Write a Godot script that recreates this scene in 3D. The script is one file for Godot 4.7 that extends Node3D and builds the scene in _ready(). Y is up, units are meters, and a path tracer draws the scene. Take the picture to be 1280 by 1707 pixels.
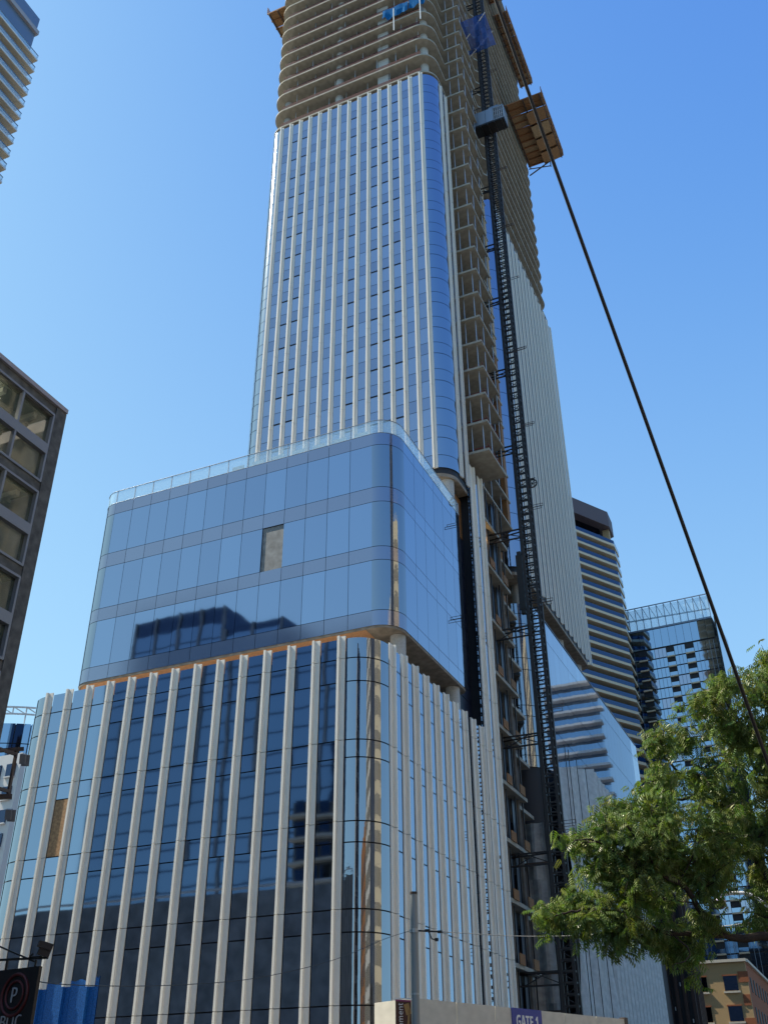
extends Node3D
# Street corner with a high-rise under construction. Metres, y up.

const XR := -22.95      # plane of the high-rise's street face (+x)
const ZP := -50.0       # plane of the podium's front (+z)
const ZB := -53.15      # front of the glass box on the podium
const ZT := -65.5       # front of the tower shaft

var M := {}
var counts := {}
var boxes := {}
var rng := RandomNumberGenerator.new()


# ---------------------------------------------------------------- helpers
class MB:
	var v = PackedVector3Array()
	var n = PackedVector3Array()

	func tri(a: Vector3, b: Vector3, c: Vector3, na: Vector3, nb := Vector3.ZERO, nc := Vector3.ZERO) -> void:
		if nb == Vector3.ZERO:
			nb = na
			nc = na
		if (c - a).cross(b - a).dot(na + nb + nc) < 0.0:
			v.append_array([a, c, b])
			n.append_array([na, nc, nb])
		else:
			v.append_array([a, b, c])
			n.append_array([na, nb, nc])

	func quad(a: Vector3, b: Vector3, c: Vector3, d: Vector3, out := Vector3.ZERO) -> void:
		var m = (c - a).cross(b - a).normalized()
		if out != Vector3.ZERO and m.dot(out) < 0.0:
			m = -m
		tri(a, b, c, m)
		tri(a, c, d, m)

	func box(c: Vector3, s: Vector3, t := Basis()) -> void:
		var h = s * 0.5
		for ax in 3:
			for sg in [-1.0, 1.0]:
				var o = Vector3.ZERO
				o[ax] = sg
				var p = Vector3.ZERO
				p[(ax + 1) % 3] = 1.0
				var q = Vector3.ZERO
				q[(ax + 2) % 3] = 1.0
				var o2: Vector3 = c + t * (o * h)
				quad(o2 - t * (p * h) - t * (q * h), o2 + t * (p * h) - t * (q * h), o2 + t * (p * h) + t * (q * h), o2 - t * (p * h) + t * (q * h), t * o)

	func bar(a: Vector3, b: Vector3, w: float, d := -1.0) -> void:
		var y = (b - a).normalized()
		var x = y.cross(Vector3.UP if absf(y.y) < 0.9 else Vector3.RIGHT).normalized()
		var z = x.cross(y).normalized()
		box((a + b) * 0.5, Vector3(w, a.distance_to(b), d if d > 0.0 else w), Basis(x, y, z))

	func tube(pts: Array, rs: Array, sides := 8) -> void:
		var rings = []
		var x = Vector3.ZERO
		for i in pts.size():
			var y: Vector3 = (pts[min(i + 1, pts.size() - 1)] - pts[max(i - 1, 0)]).normalized()
			if i == 0:
				x = y.cross(Vector3.UP if absf(y.y) < 0.9 else Vector3.RIGHT).normalized()
			else:
				x = (x - y * x.dot(y)).normalized()
			var z = x.cross(y)
			var ring = []
			for k in sides:
				var a = TAU * k / sides
				ring.append(x * cos(a) + z * sin(a))
			rings.append(ring)
		for i in pts.size() - 1:
			for k in sides:
				var k2 = (k + 1) % sides
				var p0: Vector3 = pts[i]
				var p1: Vector3 = pts[i + 1]
				var n0: Vector3 = rings[i][k]
				var n1: Vector3 = rings[i][k2]
				var n2: Vector3 = rings[i + 1][k2]
				var n3: Vector3 = rings[i + 1][k]
				var r0: float = rs[i]
				var r1: float = rs[i + 1]
				tri(p0 + n0 * r0, p0 + n1 * r0, p1 + n2 * r1, n0, n1, n2)
				tri(p0 + n0 * r0, p1 + n2 * r1, p1 + n3 * r1, n0, n2, n3)
		for e in [0, pts.size() - 1]:
			var o: Vector3 = (pts[0] - pts[1]).normalized() if e == 0 else (pts[e] - pts[e - 1]).normalized()
			for k in sides:
				tri(pts[e], pts[e] + rings[e][k] * rs[e], pts[e] + rings[e][(k + 1) % sides] * rs[e], o)

	# vertical prism over a plan (x, z); normals of near-tangent sides are shared so that curves shade smoothly
	func prism(plan: PackedVector2Array, y0: float, y1: float, caps := true, smooth := true) -> void:
		var cnt = plan.size()
		var mid = Vector2.ZERO
		var area = 0.0
		for i in cnt:
			mid += plan[i]
			area += plan[i].cross(plan[(i + 1) % cnt])
		var sgn = 1.0 if area > 0.0 else -1.0
		var en = []
		for i in cnt:
			var d = (plan[(i + 1) % cnt] - plan[i]).normalized()
			en.append(Vector3(d.y, 0, -d.x) * sgn)
		for i in cnt:
			var j = (i + 1) % cnt
			var na: Vector3 = en[i]
			var nb: Vector3 = en[i]
			var pr: Vector3 = en[(i + cnt - 1) % cnt]
			var nx: Vector3 = en[j]
			if smooth and pr.dot(en[i]) > 0.9:
				na = (pr + en[i]).normalized()
			if smooth and nx.dot(en[i]) > 0.9:
				nb = (nx + en[i]).normalized()
			var a = Vector3(plan[i].x, y0, plan[i].y)
			var b = Vector3(plan[j].x, y0, plan[j].y)
			var c = Vector3(plan[j].x, y1, plan[j].y)
			var d2 = Vector3(plan[i].x, y1, plan[i].y)
			tri(a, b, c, na, nb, nb)
			tri(a, c, d2, na, nb, na)
		if caps:
			var ids = Geometry2D.triangulate_polygon(plan)
			for k in range(0, ids.size(), 3):
				for yy in [y0, y1]:
					tri(Vector3(plan[ids[k]].x, yy, plan[ids[k]].y), Vector3(plan[ids[k + 1]].x, yy, plan[ids[k + 1]].y), Vector3(plan[ids[k + 2]].x, yy, plan[ids[k + 2]].y), Vector3.UP if yy == y1 else Vector3.DOWN)

	# a curved pane: arc round a vertical axis, radius r, thickness t
	func arc(cx: float, cz: float, r: float, a0: float, a1: float, y0: float, y1: float, segs := 14, t := 0.05) -> void:
		for i in segs:
			var u = lerpf(a0, a1, float(i) / segs)
			var w = lerpf(a0, a1, float(i + 1) / segs)
			var nu = Vector3(cos(u), 0, sin(u))
			var nw = Vector3(cos(w), 0, sin(w))
			var c = Vector3(cx, 0, cz)
			var lo = Vector3(0, y0, 0)
			var hi = Vector3(0, y1, 0)
			tri(c + nu * r + lo, c + nw * r + lo, c + nw * r + hi, nu, nw, nw)
			tri(c + nu * r + lo, c + nw * r + hi, c + nu * r + hi, nu, nw, nu)
			var q = r - t
			tri(c + nu * q + lo, c + nw * q + lo, c + nw * q + hi, -nu, -nw, -nw)
			tri(c + nu * q + lo, c + nw * q + hi, c + nu * q + hi, -nu, -nw, -nu)
			for e in [lo, hi]:
				quad(c + nu * q + e, c + nw * q + e, c + nw * r + e, c + nu * r + e, Vector3.UP if e == hi else Vector3.DOWN)

	func mesh() -> ArrayMesh:
		var arr = []
		arr.resize(Mesh.ARRAY_MAX)
		arr[Mesh.ARRAY_VERTEX] = v
		arr[Mesh.ARRAY_NORMAL] = n
		var am = ArrayMesh.new()
		am.add_surface_from_arrays(Mesh.PRIMITIVE_TRIANGLES, arr)
		return am


func unique(parent: Node, called: String) -> String:
	var key = str(parent.get_instance_id()) + called
	var k: int = counts.get(key, 0)
	counts[key] = k + 1
	return called if k == 0 else "%s_%03d" % [called, k]


func tag(o: Node, label: String, category: String, group := "") -> Node:
	o.set_meta("label", label)
	o.set_meta("category", category)
	if group != "":
		o.set_meta("group", group)
	return o


func thing(called: String, label: String, category: String, at := Vector3.ZERO, group := "") -> Node3D:
	var o = Node3D.new()
	o.name = unique(self, called)
	add_child(o)
	o.position = at
	tag(o, label, category, group)
	return o


# a part, given in world coordinates, under a thing or a part
func part(parent: Node3D, called: String, mesh: Mesh, m: Material, at := Vector3.ZERO, turn := Basis()) -> MeshInstance3D:
	var o = MeshInstance3D.new()
	o.name = unique(parent, called)
	o.mesh = mesh
	o.material_override = m
	parent.add_child(o)
	if parent == self:
		o.transform = Transform3D(turn, at)
	else:
		o.transform = parent.global_transform.affine_inverse() * Transform3D(turn, at)
	return o


func bx(x: float, y: float, z: float) -> BoxMesh:
	var key = "%.3f %.3f %.3f" % [x, y, z]
	if not boxes.has(key):
		var b = BoxMesh.new()
		b.size = Vector3(x, y, z)
		boxes[key] = b
	return boxes[key]


func cyl(r: float, h: float, sides := 20) -> CylinderMesh:
	var key = "c%.3f %.3f %d" % [r, h, sides]
	if not boxes.has(key):
		var c = CylinderMesh.new()
		c.top_radius = r
		c.bottom_radius = r
		c.height = h
		c.radial_segments = sides
		c.rings = 1
		boxes[key] = c
	return boxes[key]


func tilt(deg: float) -> Basis:
	return Basis.from_euler(Vector3(deg_to_rad(rng.randf_range(-deg, deg)), deg_to_rad(rng.randf_range(-deg, deg)), 0))


# one of three slightly different batches of the same glass
func batch(called: String) -> Material:
	return M[called + str([0, 1, 1, 1, 2][rng.randi() % 5])]


# plan of a rectangle with rounded corners: radii at (x0,z1) front left, (x1,z1) front right, (x1,z0) back right, (x0,z0) back left
func rrect(x0: float, x1: float, z0: float, z1: float, r: Array, segs := 10) -> PackedVector2Array:
	var out = PackedVector2Array()
	var cs = [[x0 + r[0], z1 - r[0], PI, PI / 2], [x1 - r[1], z1 - r[1], PI / 2, 0.0], [x1 - r[2], z0 + r[2], 0.0, -PI / 2], [x0 + r[3], z0 + r[3], -PI / 2, -PI]]
	for k in 4:
		var c: Array = cs[k]
		var rad: float = r[k]
		if rad < 0.01:
			out.append(Vector2(c[0], c[1]))
			continue
		for i in segs + 1:
			var a = lerpf(c[2], c[3], float(i) / segs)
			out.append(Vector2(c[0] + rad * cos(a), c[1] + rad * sin(a)))
	return out


func lin(r: float, g: float, b: float) -> Color:
	return Color(r, g, b).linear_to_srgb()


func mat(called: String, c: Color, rough := 0.7, metal := 0.0) -> StandardMaterial3D:
	var m = StandardMaterial3D.new()
	m.resource_name = called
	m.albedo_color = c
	m.roughness = rough
	m.metallic = metal
	M[called] = m
	return m


func noise_tex(freq: float, sd: int, lo: float, hi: float, octaves := 4, normal := false, bump := 4.0) -> NoiseTexture2D:
	var f = FastNoiseLite.new()
	f.noise_type = FastNoiseLite.TYPE_SIMPLEX_SMOOTH
	f.frequency = freq
	f.seed = sd
	f.fractal_octaves = octaves
	var t = NoiseTexture2D.new()
	t.width = 512
	t.height = 512
	t.seamless = true
	t.noise = f
	if normal:
		t.as_normal_map = true
		t.bump_strength = bump
	else:
		var g = Gradient.new()
		g.set_color(0, Color(lo, lo, lo))
		g.set_color(1, Color(hi, hi, hi))
		t.color_ramp = g
	return t


func grain(called: String, tex: Texture2D, scale: float) -> void:
	var m: StandardMaterial3D = M[called]
	m.albedo_texture = tex
	m.uv1_triplanar = true
	m.uv1_world_triplanar = true
	m.uv1_scale = Vector3.ONE * scale


func glow(at: Vector3, c: Color, energy: float, size: float) -> void:
	var l = OmniLight3D.new()
	l.name = unique(self, "lamp_glow")
	l.light_color = c
	l.light_energy = energy
	l.light_size = size
	l.omni_range = 12.0
	l.omni_attenuation = 2.0
	l.shadow_enabled = true
	add_child(l)
	l.position = at


# ---------------------------------------------------------------- sky
func sky_image(sun: Vector3) -> Image:
	var w = 512
	var h = 256
	var im = Image.create(w, h, false, Image.FORMAT_RGBF)
	var base = Vector3(-0.135, 0.017, 0.648)
	var low = Vector3(0.64, 0.85, 0.44)
	var glow = Vector3(0.76, 0.96, 0.53)
	var least = Vector3(0.085, 0.235, 0.60)
	for j in h:
		var el = PI / 2 - PI * (j + 0.5) / h
		var t = pow(1.0 - maxf(sin(el), 0.0), 1.2)
		for i in w:
			var az = TAU * (i + 0.5) / w
			var d = Vector3(sin(az) * cos(el), sin(el), -cos(az) * cos(el))
			var g = acos(clampf(d.dot(sun), -1.0, 1.0))
			var c = base + low * t + glow * exp(-g / 0.6)
			for k in 3:
				c[k] = 0.5 * (c[k] + least[k] + sqrt((c[k] - least[k]) * (c[k] - least[k]) + 0.004)) / 1.5
			im.set_pixel(i, j, Color(c.x, c.y, c.z))
	return im


func make_materials() -> void:
	var blotch = noise_tex(0.012, 4, 0.72, 1.0, 5)
	var fine = noise_tex(0.05, 9, 0.82, 1.0, 4)
	var wave = noise_tex(0.006, 21, 0, 1, 2, true, 3.0)
	mat("fin", lin(0.80, 0.755, 0.66), 0.45)
	grain("fin", noise_tex(0.01, 5, 0.955, 1.0, 3), 0.07)
	mat("nib", lin(0.68, 0.65, 0.585), 0.45)
	for g in [["glass_podium", 0.27, 0.335, 0.43], ["glass_podium_side", 0.27, 0.33, 0.44], ["glass_spandrel", 0.27, 0.33, 0.43], ["glass_tower", 0.36, 0.38, 0.46], ["glass_tower_spandrel", 0.31, 0.33, 0.41], ["glass_tower_corner", 0.37, 0.40, 0.46], ["glass_box", 0.31, 0.365, 0.475], ["glass_box_spandrel", 0.32, 0.315, 0.375], ["glass_corner", 0.31, 0.335, 0.375], ["glass_navy", 0.06, 0.075, 0.12], ["glass_condo", 0.30, 0.40, 0.52], ["glass_balcony", 0.055, 0.085, 0.15]]:
		var m = mat(g[0], lin(g[1], g[2], g[3]), 0.03, 1.0)
		m.normal_enabled = true
		m.normal_texture = wave
		m.normal_scale = 0.018
		m.uv1_triplanar = true
		m.uv1_world_triplanar = true
		m.uv1_scale = Vector3.ONE * 0.11
	M["glass_box_spandrel"].roughness = 0.12
	for g in ["glass_podium", "glass_podium_side", "glass_tower", "glass_tower_spandrel", "glass_box", "glass_box_spandrel", "glass_condo"]:
		for k in 3:
			var d: StandardMaterial3D = M[g].duplicate()
			var f = [0.95, 1.0, 1.045][k]
			var c = M[g].albedo_color.srgb_to_linear()
			d.albedo_color = lin(c.r * f * [1.01, 1.0, 0.99][k], c.g * f, c.b * f)
			d.resource_name = g + ["_dim", "_mid", "_clear"][k]
			M[g + str(k)] = d
	M["glass_tower_corner"].roughness = 0.09
	M["glass_corner"].roughness = 0.03
	M["glass_corner"].normal_texture = noise_tex(0.02, 22, 0, 1, 3, true, 3.0)
	M["glass_corner"].normal_scale = 0.035
	mat("navy_film", lin(0.016, 0.022, 0.045), 0.35)
	mat("backing", lin(0.012, 0.013, 0.018), 0.6)
	mat("concrete", lin(0.41, 0.38, 0.31), 0.85)
	grain("concrete", noise_tex(0.012, 14, 0.82, 1.0, 5), 0.16)
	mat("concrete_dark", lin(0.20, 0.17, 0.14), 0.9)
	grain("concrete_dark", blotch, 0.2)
	mat("column", lin(0.5, 0.5, 0.48), 0.8)
	grain("column", fine, 0.2)
	mat("roof", lin(0.5, 0.45, 0.38), 0.9)
	mat("soffit_bounce", lin(0.62, 0.33, 0.17), 0.8)  # plywood tone with the sunlight bounced off the roof put into it
	grain("soffit_bounce", fine, 0.2)
	mat("soffit", lin(0.35, 0.30, 0.24), 0.85)
	grain("soffit", blotch, 0.2)
	mat("plywood", lin(0.46, 0.26, 0.12), 0.8)
	grain("plywood", noise_tex(0.02, 31, 0.7, 1.0, 5), 0.35)
	mat("plywood_pale", lin(0.55, 0.38, 0.21), 0.8)
	grain("plywood_pale", noise_tex(0.02, 32, 0.72, 1.0, 5), 0.35)
	mat("timber", lin(0.30, 0.14, 0.06), 0.8)
	mat("osb", lin(0.42, 0.20, 0.07), 0.85)
	grain("osb", noise_tex(0.09, 33, 0.6, 1.0, 3), 0.3)
	mat("rust_steel", lin(0.07, 0.045, 0.032), 0.6)
	mat("mast_steel", lin(0.022, 0.018, 0.017), 0.55)
	mat("galvanised", lin(0.45, 0.46, 0.47), 0.4, 0.6)
	mat("rail_red", lin(0.16, 0.035, 0.028), 0.8)
	var rm = mat("red_mesh", Color(0.34, 0.15, 0.14, 0.6), 0.8)
	rm.transparency = BaseMaterial3D.TRANSPARENCY_ALPHA
	mat("blue_tarp", lin(0.015, 0.16, 0.42), 0.9).metallic_specular = 0.1
	grain("blue_tarp", noise_tex(0.03, 40, 0.6, 1.0, 4), 0.4)
	mat("blue_film", lin(0.015, 0.16, 0.52), 0.4)
	grain("blue_film", noise_tex(0.03, 41, 0.55, 1.0, 5), 0.6)
	var net = mat("blue_net", Color(0.12, 0.38, 0.80, 0.6), 0.6)
	net.transparency = BaseMaterial3D.TRANSPARENCY_ALPHA
	mat("white_wrap", lin(0.56, 0.55, 0.53), 0.6)
	grain("white_wrap", noise_tex(0.02, 50, 0.8, 1.0, 4), 0.12)
	mat("grey_sheet", lin(0.24, 0.25, 0.25), 0.7)
	grain("grey_sheet", blotch, 0.2)
	mat("debris_grey", lin(0.42, 0.42, 0.41), 0.7)
	grain("debris_grey", blotch, 0.2)
	var pg = mat("parapet_glass", Color(0.75, 0.88, 0.95, 0.26), 0.04)
	pg.transparency = BaseMaterial3D.TRANSPARENCY_ALPHA
	mat("parapet_frit", lin(0.35, 0.45, 0.52), 0.2)
	mat("steel_blue", lin(0.18, 0.22, 0.28), 0.4, 0.5)
	mat("cage_panel", lin(0.24, 0.29, 0.36), 0.4, 0.4)
	mat("cable_black", lin(0.012, 0.010, 0.009), 0.5)
	mat("wire_grey", lin(0.30, 0.29, 0.27), 0.5)
	mat("asphalt", lin(0.055, 0.055, 0.055), 0.95)
	grain("asphalt", fine, 0.3)
	mat("pavement", lin(0.36, 0.34, 0.31), 0.9)
	grain("pavement", blotch, 0.2)
	mat("ground", lin(0.22, 0.21, 0.20), 0.95)
	grain("ground", blotch, 0.03)
	mat("precast", lin(0.15, 0.15, 0.14), 0.8)
	grain("precast", noise_tex(0.02, 60, 0.6, 1.0, 5), 0.25)
	mat("precast_edge", lin(0.33, 0.31, 0.33), 0.7)
	mat("dark_wall", lin(0.36, 0.35, 0.34), 0.8)
	grain("dark_wall", blotch, 0.08)
	mat("window_frame_grey", lin(0.22, 0.23, 0.25), 0.5, 0.3)
	mat("brick_yellow", lin(0.55, 0.37, 0.18), 0.9)
	grain("brick_yellow", noise_tex(0.09, 70, 0.75, 1.0, 3), 0.5)
	mat("brick_red", lin(0.38, 0.13, 0.055), 0.9)
	grain("brick_red", noise_tex(0.09, 71, 0.7, 1.0, 3), 0.5)
	mat("stone_pale", lin(0.5, 0.46, 0.38), 0.8)
	mat("brown_metal", lin(0.045, 0.022, 0.016), 0.6)
	mat("white_panel", lin(0.62, 0.61, 0.60), 0.6)
	mat("beige", lin(0.60, 0.50, 0.35), 0.75)
	mat("purple_brown", lin(0.10, 0.075, 0.085), 0.7)
	mat("hoarding", lin(0.72, 0.68, 0.58), 0.7)
	grain("hoarding", noise_tex(0.02, 80, 0.88, 1.0, 5), 0.3)
	mat("sign_blue", lin(0.012, 0.03, 0.28), 0.4)
	mat("white_paint", lin(0.75, 0.75, 0.73), 0.5)
	mat("sign_text_shaded", lin(0.30, 0.29, 0.30), 0.6)  # white lettering greyed, the shade on the sign is in the colour
	mat("sign_black", lin(0.010, 0.008, 0.009), 0.5)
	mat("ring_red", lin(0.075, 0.008, 0.008), 0.6)
	mat("banner_brown", lin(0.07, 0.018, 0.012), 0.6)
	mat("banner_gold", lin(0.40, 0.22, 0.07), 0.6)
	mat("banner_magenta", lin(0.25, 0.03, 0.12), 0.6)
	mat("pole_grey", lin(0.30, 0.31, 0.30), 0.6, 0.2)
	mat("bark", lin(0.060, 0.042, 0.032), 0.9)
	grain("bark", noise_tex(0.04, 90, 0.5, 1.0, 4), 1.2)
	var leaf = mat("leaf", Color(1, 1, 1), 0.36)
	leaf.vertex_color_use_as_albedo = true
	leaf.backlight_enabled = true
	leaf.backlight = Color(0.85, 0.95, 0.3)
	leaf.cull_mode = BaseMaterial3D.CULL_DISABLED
	var tube = mat("tube_light", lin(0.9, 0.9, 0.8), 0.4)
	tube.emission_enabled = true
	tube.emission = Color(1.0, 0.97, 0.84)
	tube.emission_energy_multiplier = 1.1
	var bulb = mat("bulb_light", lin(0.9, 0.85, 0.7), 0.4)
	bulb.emission_enabled = true
	bulb.emission = Color(1.0, 0.8, 0.5)
	bulb.emission_energy_multiplier = 3.0
	mat("office_dim", lin(0.11, 0.125, 0.105), 0.9)
	mat("office_beam", lin(0.26, 0.28, 0.25), 0.8)
	var og = mat("office_glass", Color(0.55, 0.62, 0.55, 0.10), 0.04)
	og.transparency = BaseMaterial3D.TRANSPARENCY_ALPHA
	og.metallic_specular = 0.34
	mat("roof_truss", lin(0.55, 0.55, 0.55), 0.5)
	mat("globe_dark", lin(0.03, 0.03, 0.05), 0.15)
	mat("globe_pale", lin(0.62, 0.52, 0.66), 0.2)


# ---------------------------------------------------------------- main
func _ready() -> void:
	rng.seed = 77
	# camera
	var cam = Camera3D.new()
	cam.name = "camera"
	add_child(cam)
	cam.transform = Transform3D(Basis(Vector3(0.9118, -0.0048, -0.4106), Vector3(0.2188, 0.8515, 0.4765), Vector3(0.3472, -0.5242, 0.7776)).orthonormalized(), Vector3(0, 1.6, 0))
	cam.fov = 54.72
	cam.near = 0.1
	cam.far = 3000.0
	cam.current = true
	# sky and sun
	var el = deg_to_rad(50.5)
	var off = deg_to_rad(12.0)
	var sun_dir = Vector3(-cos(el) * cos(off), sin(el), cos(el) * sin(off))
	var env = Environment.new()
	env.background_mode = Environment.BG_SKY
	var pano = PanoramaSkyMaterial.new()
	pano.panorama = ImageTexture.create_from_image(sky_image(sun_dir))
	var sky = Sky.new()
	sky.sky_material = pano
	env.sky = sky
	env.tonemap_mode = Environment.TONE_MAPPER_LINEAR
	env.tonemap_exposure = 1.5
	env.sdfgi_enabled = true
	env.ssao_enabled = true
	env.ssil_enabled = true
	var we = WorldEnvironment.new()
	we.name = "environment"
	we.environment = env
	add_child(we)
	var sun = DirectionalLight3D.new()
	sun.name = "sun"
	sun.light_energy = 1.6
	sun.light_color = Color(1.0, 0.96, 0.88)
	sun.light_angular_distance = 0.5
	sun.shadow_enabled = true
	add_child(sun)
	sun.look_at_from_position(Vector3.ZERO, -sun_dir, Vector3.UP)

	make_materials()
	build_ground()
	build_highrise()
	build_hoist()
	build_site_things()
	build_left_office()
	build_condo()
	build_far_left()
	build_right_background()
	build_mirrored()
	build_street()
	build_tree()


# ---------------------------------------------------------------- ground
func build_ground() -> void:
	var g = part(self, "ground", bx(1400, 0.2, 1400), M.ground, Vector3(0, -0.12, -100))
	g.set_meta("kind", "structure")
	var r1 = part(self, "road", bx(900, 0.02, 14), M.asphalt, Vector3(-100, -0.006, -32))
	r1.set_meta("kind", "structure")
	var r2 = part(self, "road", bx(13, 0.02, 500), M.asphalt, Vector3(-4, -0.002, -60))
	r2.set_meta("kind", "structure")
	var p = part(self, "pavement", bx(44, 0.14, 108), M.pavement, Vector3(-34, 0.055, -94))
	p.set_meta("kind", "structure")


# ---------------------------------------------------------------- the high-rise
func fin_mesh(h: float, side: bool, w: float, d: float, p: float) -> ArrayMesh:
	var key = "fin%.3f%s%.2f %.2f %.2f" % [h, side, d, w, p]
	if boxes.has(key):
		return boxes[key]
	var mb = MB.new()
	var pts = [Vector2(0, -0.03), Vector2(0, d), Vector2(w, d), Vector2(w, 0.05), Vector2(w + p, 0.05), Vector2(w + p, -0.03)]
	var plan = PackedVector2Array()
	for q in pts:
		plan.append(Vector2(q.y, q.x) if side else Vector2(q.x, q.y))   # front: u = +x, v = +z; side: u = +z, v = +x
	mb.prism(plan, -h / 2, h / 2, true, false)
	boxes[key] = mb.mesh()
	return boxes[key]


func build_highrise() -> void:
	var H = thing("skyscraper", "tall glass tower under construction with pale vertical fins and bare concrete top floors", "skyscraper", Vector3(-36, 0, -61))
	podium(H)
	glass_box(H)
	tower_shaft(H)
	tower_frame(H)
	notch(H)
	far_wing(H)


func podium(H: Node3D) -> void:
	var rows = [[0.2, 5.45, 0], [5.45, 6.6, 1], [6.6, 10.05, 0], [10.05, 11.2, 1], [11.2, 14.65, 0], [14.65, 15.8, 1], [15.8, 19.4, 0], [19.4, 20.45, 1], [20.45, 24.05, 0], [24.05, 25.55, 1], [25.55, 26.9, 2]]
	var body = MB.new()
	body.prism(rrect(-49.8, XR - 0.12, -73.1, ZP - 0.12, [1.9, 1.9, 0.0, 0.0]), 0.13, 26.1)
	var P = part(H, "podium", body.mesh(), M.backing)
	var roof = MB.new()
	roof.prism(rrect(-49.6, XR - 0.3, -73.0, ZP - 0.35, [1.8, 1.8, 0.0, 0.0]), 26.11, 26.2)
	part(P, "roof_deck", roof.mesh(), M.roof)
	var step = 22.53 / 13.0
	var seams = [0.15, 6.6, 11.2, 15.8, 20.45, 25.55, 27.05]
	var W = 0.15
	var PW = 0.32
	var D = 0.23
	for i in 14:
		var x = -47.96 + step * i
		for s in seams.size() - 1:
			var h: float = seams[s + 1] - seams[s] - 0.035
			part(P, "fin_panel", fin_mesh(h, false, W, D, PW), M.fin, Vector3(x, (seams[s] + seams[s + 1]) / 2, ZP))
		if i == 13:
			break
		var xa = x + W + PW + 0.05
		var xb = x + step
		for r in rows:
			var h2: float = r[1] - r[0] - 0.07
			var at = Vector3((xa + xb) / 2, (r[0] + r[1]) / 2, ZP - 0.02)
			var ply: bool = i == 1 and absf(r[0] - 15.8) < 0.01
			var m: Material = M.plywood if ply else (batch("glass_podium") if r[2] == 0 else M.glass_spandrel)
			var o = part(P, "plywood_infill" if ply else ("window_pane" if r[2] == 0 else "spandrel_panel"), bx(xb - xa - 0.05, h2, 0.04), m, at, tilt(0.12))
			if ply:
				o.set_meta("label", "orange plywood board filling one window opening")
	# street side
	for i in 10:
		var z = -52.62 - 1.852 * i
		for s in seams.size() - 1:
			var h3: float = seams[s + 1] - seams[s] - 0.035
			part(P, "fin_panel", fin_mesh(h3, true, W, D, PW + 0.15), M.fin, Vector3(XR, (seams[s] + seams[s + 1]) / 2, z))
		if i == 9:
			break
		var za = z
		var zb = z - 1.852 + W + PW + 0.15 + 0.11
		for r in rows:
			var h4: float = r[1] - r[0] - 0.07
			part(P, "window_pane" if r[2] == 0 else "spandrel_panel", bx(0.04, h4, za - zb - 0.05), batch("glass_podium_side"), Vector3(XR - 0.02, (r[0] + r[1]) / 2, (za + zb) / 2), tilt(0.12))
	# rounded corners
	for r in rows:
		for c in [[XR - 2.0, ZP - 2.0, 0.02, PI / 2 - 0.02], [-48.0, ZP - 2.0, PI / 2 + 0.02, PI]]:
			var mb = MB.new()
			mb.arc(c[0], c[1], 2.0, c[2], c[3], r[0] + 0.035, r[1] - 0.035, 18)
			part(P, "curved_pane", mb.mesh(), M.glass_corner)
	# the taller strip of fins next to the open bay
	var strip = MB.new()
	strip.prism(PackedVector2Array([Vector2(-27, -69.9), Vector2(XR - 0.12, -69.9), Vector2(XR - 0.12, -73.1), Vector2(-27, -73.1)]), 26.3, 51.4)
	part(P, "tall_strip", strip.mesh(), M.backing)
	var seams2 = [0.15, 6.6, 11.2, 15.8, 20.45, 25.55, 30.1, 34.9, 39.7, 44.4, 51.75]
	for z in [-70.85, -72.9]:
		for s in seams2.size() - 1:
			var h5: float = seams2[s + 1] - seams2[s] - 0.035
			part(P, "fin_panel", fin_mesh(h5, true, 0.2, 0.26, 0.6), M.fin, Vector3(XR, (seams2[s] + seams2[s + 1]) / 2, z))
	for z2 in [[-70.85, -72.2], [-69.3, -70.15]]:
		for s in seams2.size() - 1:
			if z2[1] > -71 and s < 5:
				continue
			var h6: float = seams2[s + 1] - seams2[s] - 0.07
			part(P, "window_pane", bx(0.04, h6, z2[0] - z2[1] - 0.06), M.glass_podium_side, Vector3(XR - 0.02, (seams2[s] + seams2[s + 1]) / 2, (z2[0] + z2[1]) / 2), tilt(0.12))
	# dark wall between the glass box and the strip
	var dk = MB.new()
	dk.prism(PackedVector2Array([Vector2(-30, -66.7), Vector2(XR - 0.95, -66.7), Vector2(XR - 0.95, -69.9), Vector2(-30, -69.9)]), 26.3, 48.1)
	part(P, "recess_wall", dk.mesh(), M.backing)
	for r2 in [[26.4, 29.2], [29.2, 30.6], [30.6, 34.0], [34.0, 35.4], [35.4, 39.0], [39.0, 40.3], [40.3, 43.9]]:
		part(P, "recess_panel", bx(0.05, r2[1] - r2[0] - 0.06, 3.1), M.navy_film, Vector3(XR - 0.92, (r2[0] + r2[1]) / 2, -68.3))
	part(P, "board_infill", bx(0.06, 3.9, 3.1), M.osb, Vector3(XR - 0.92, 45.9, -68.3))


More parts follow.
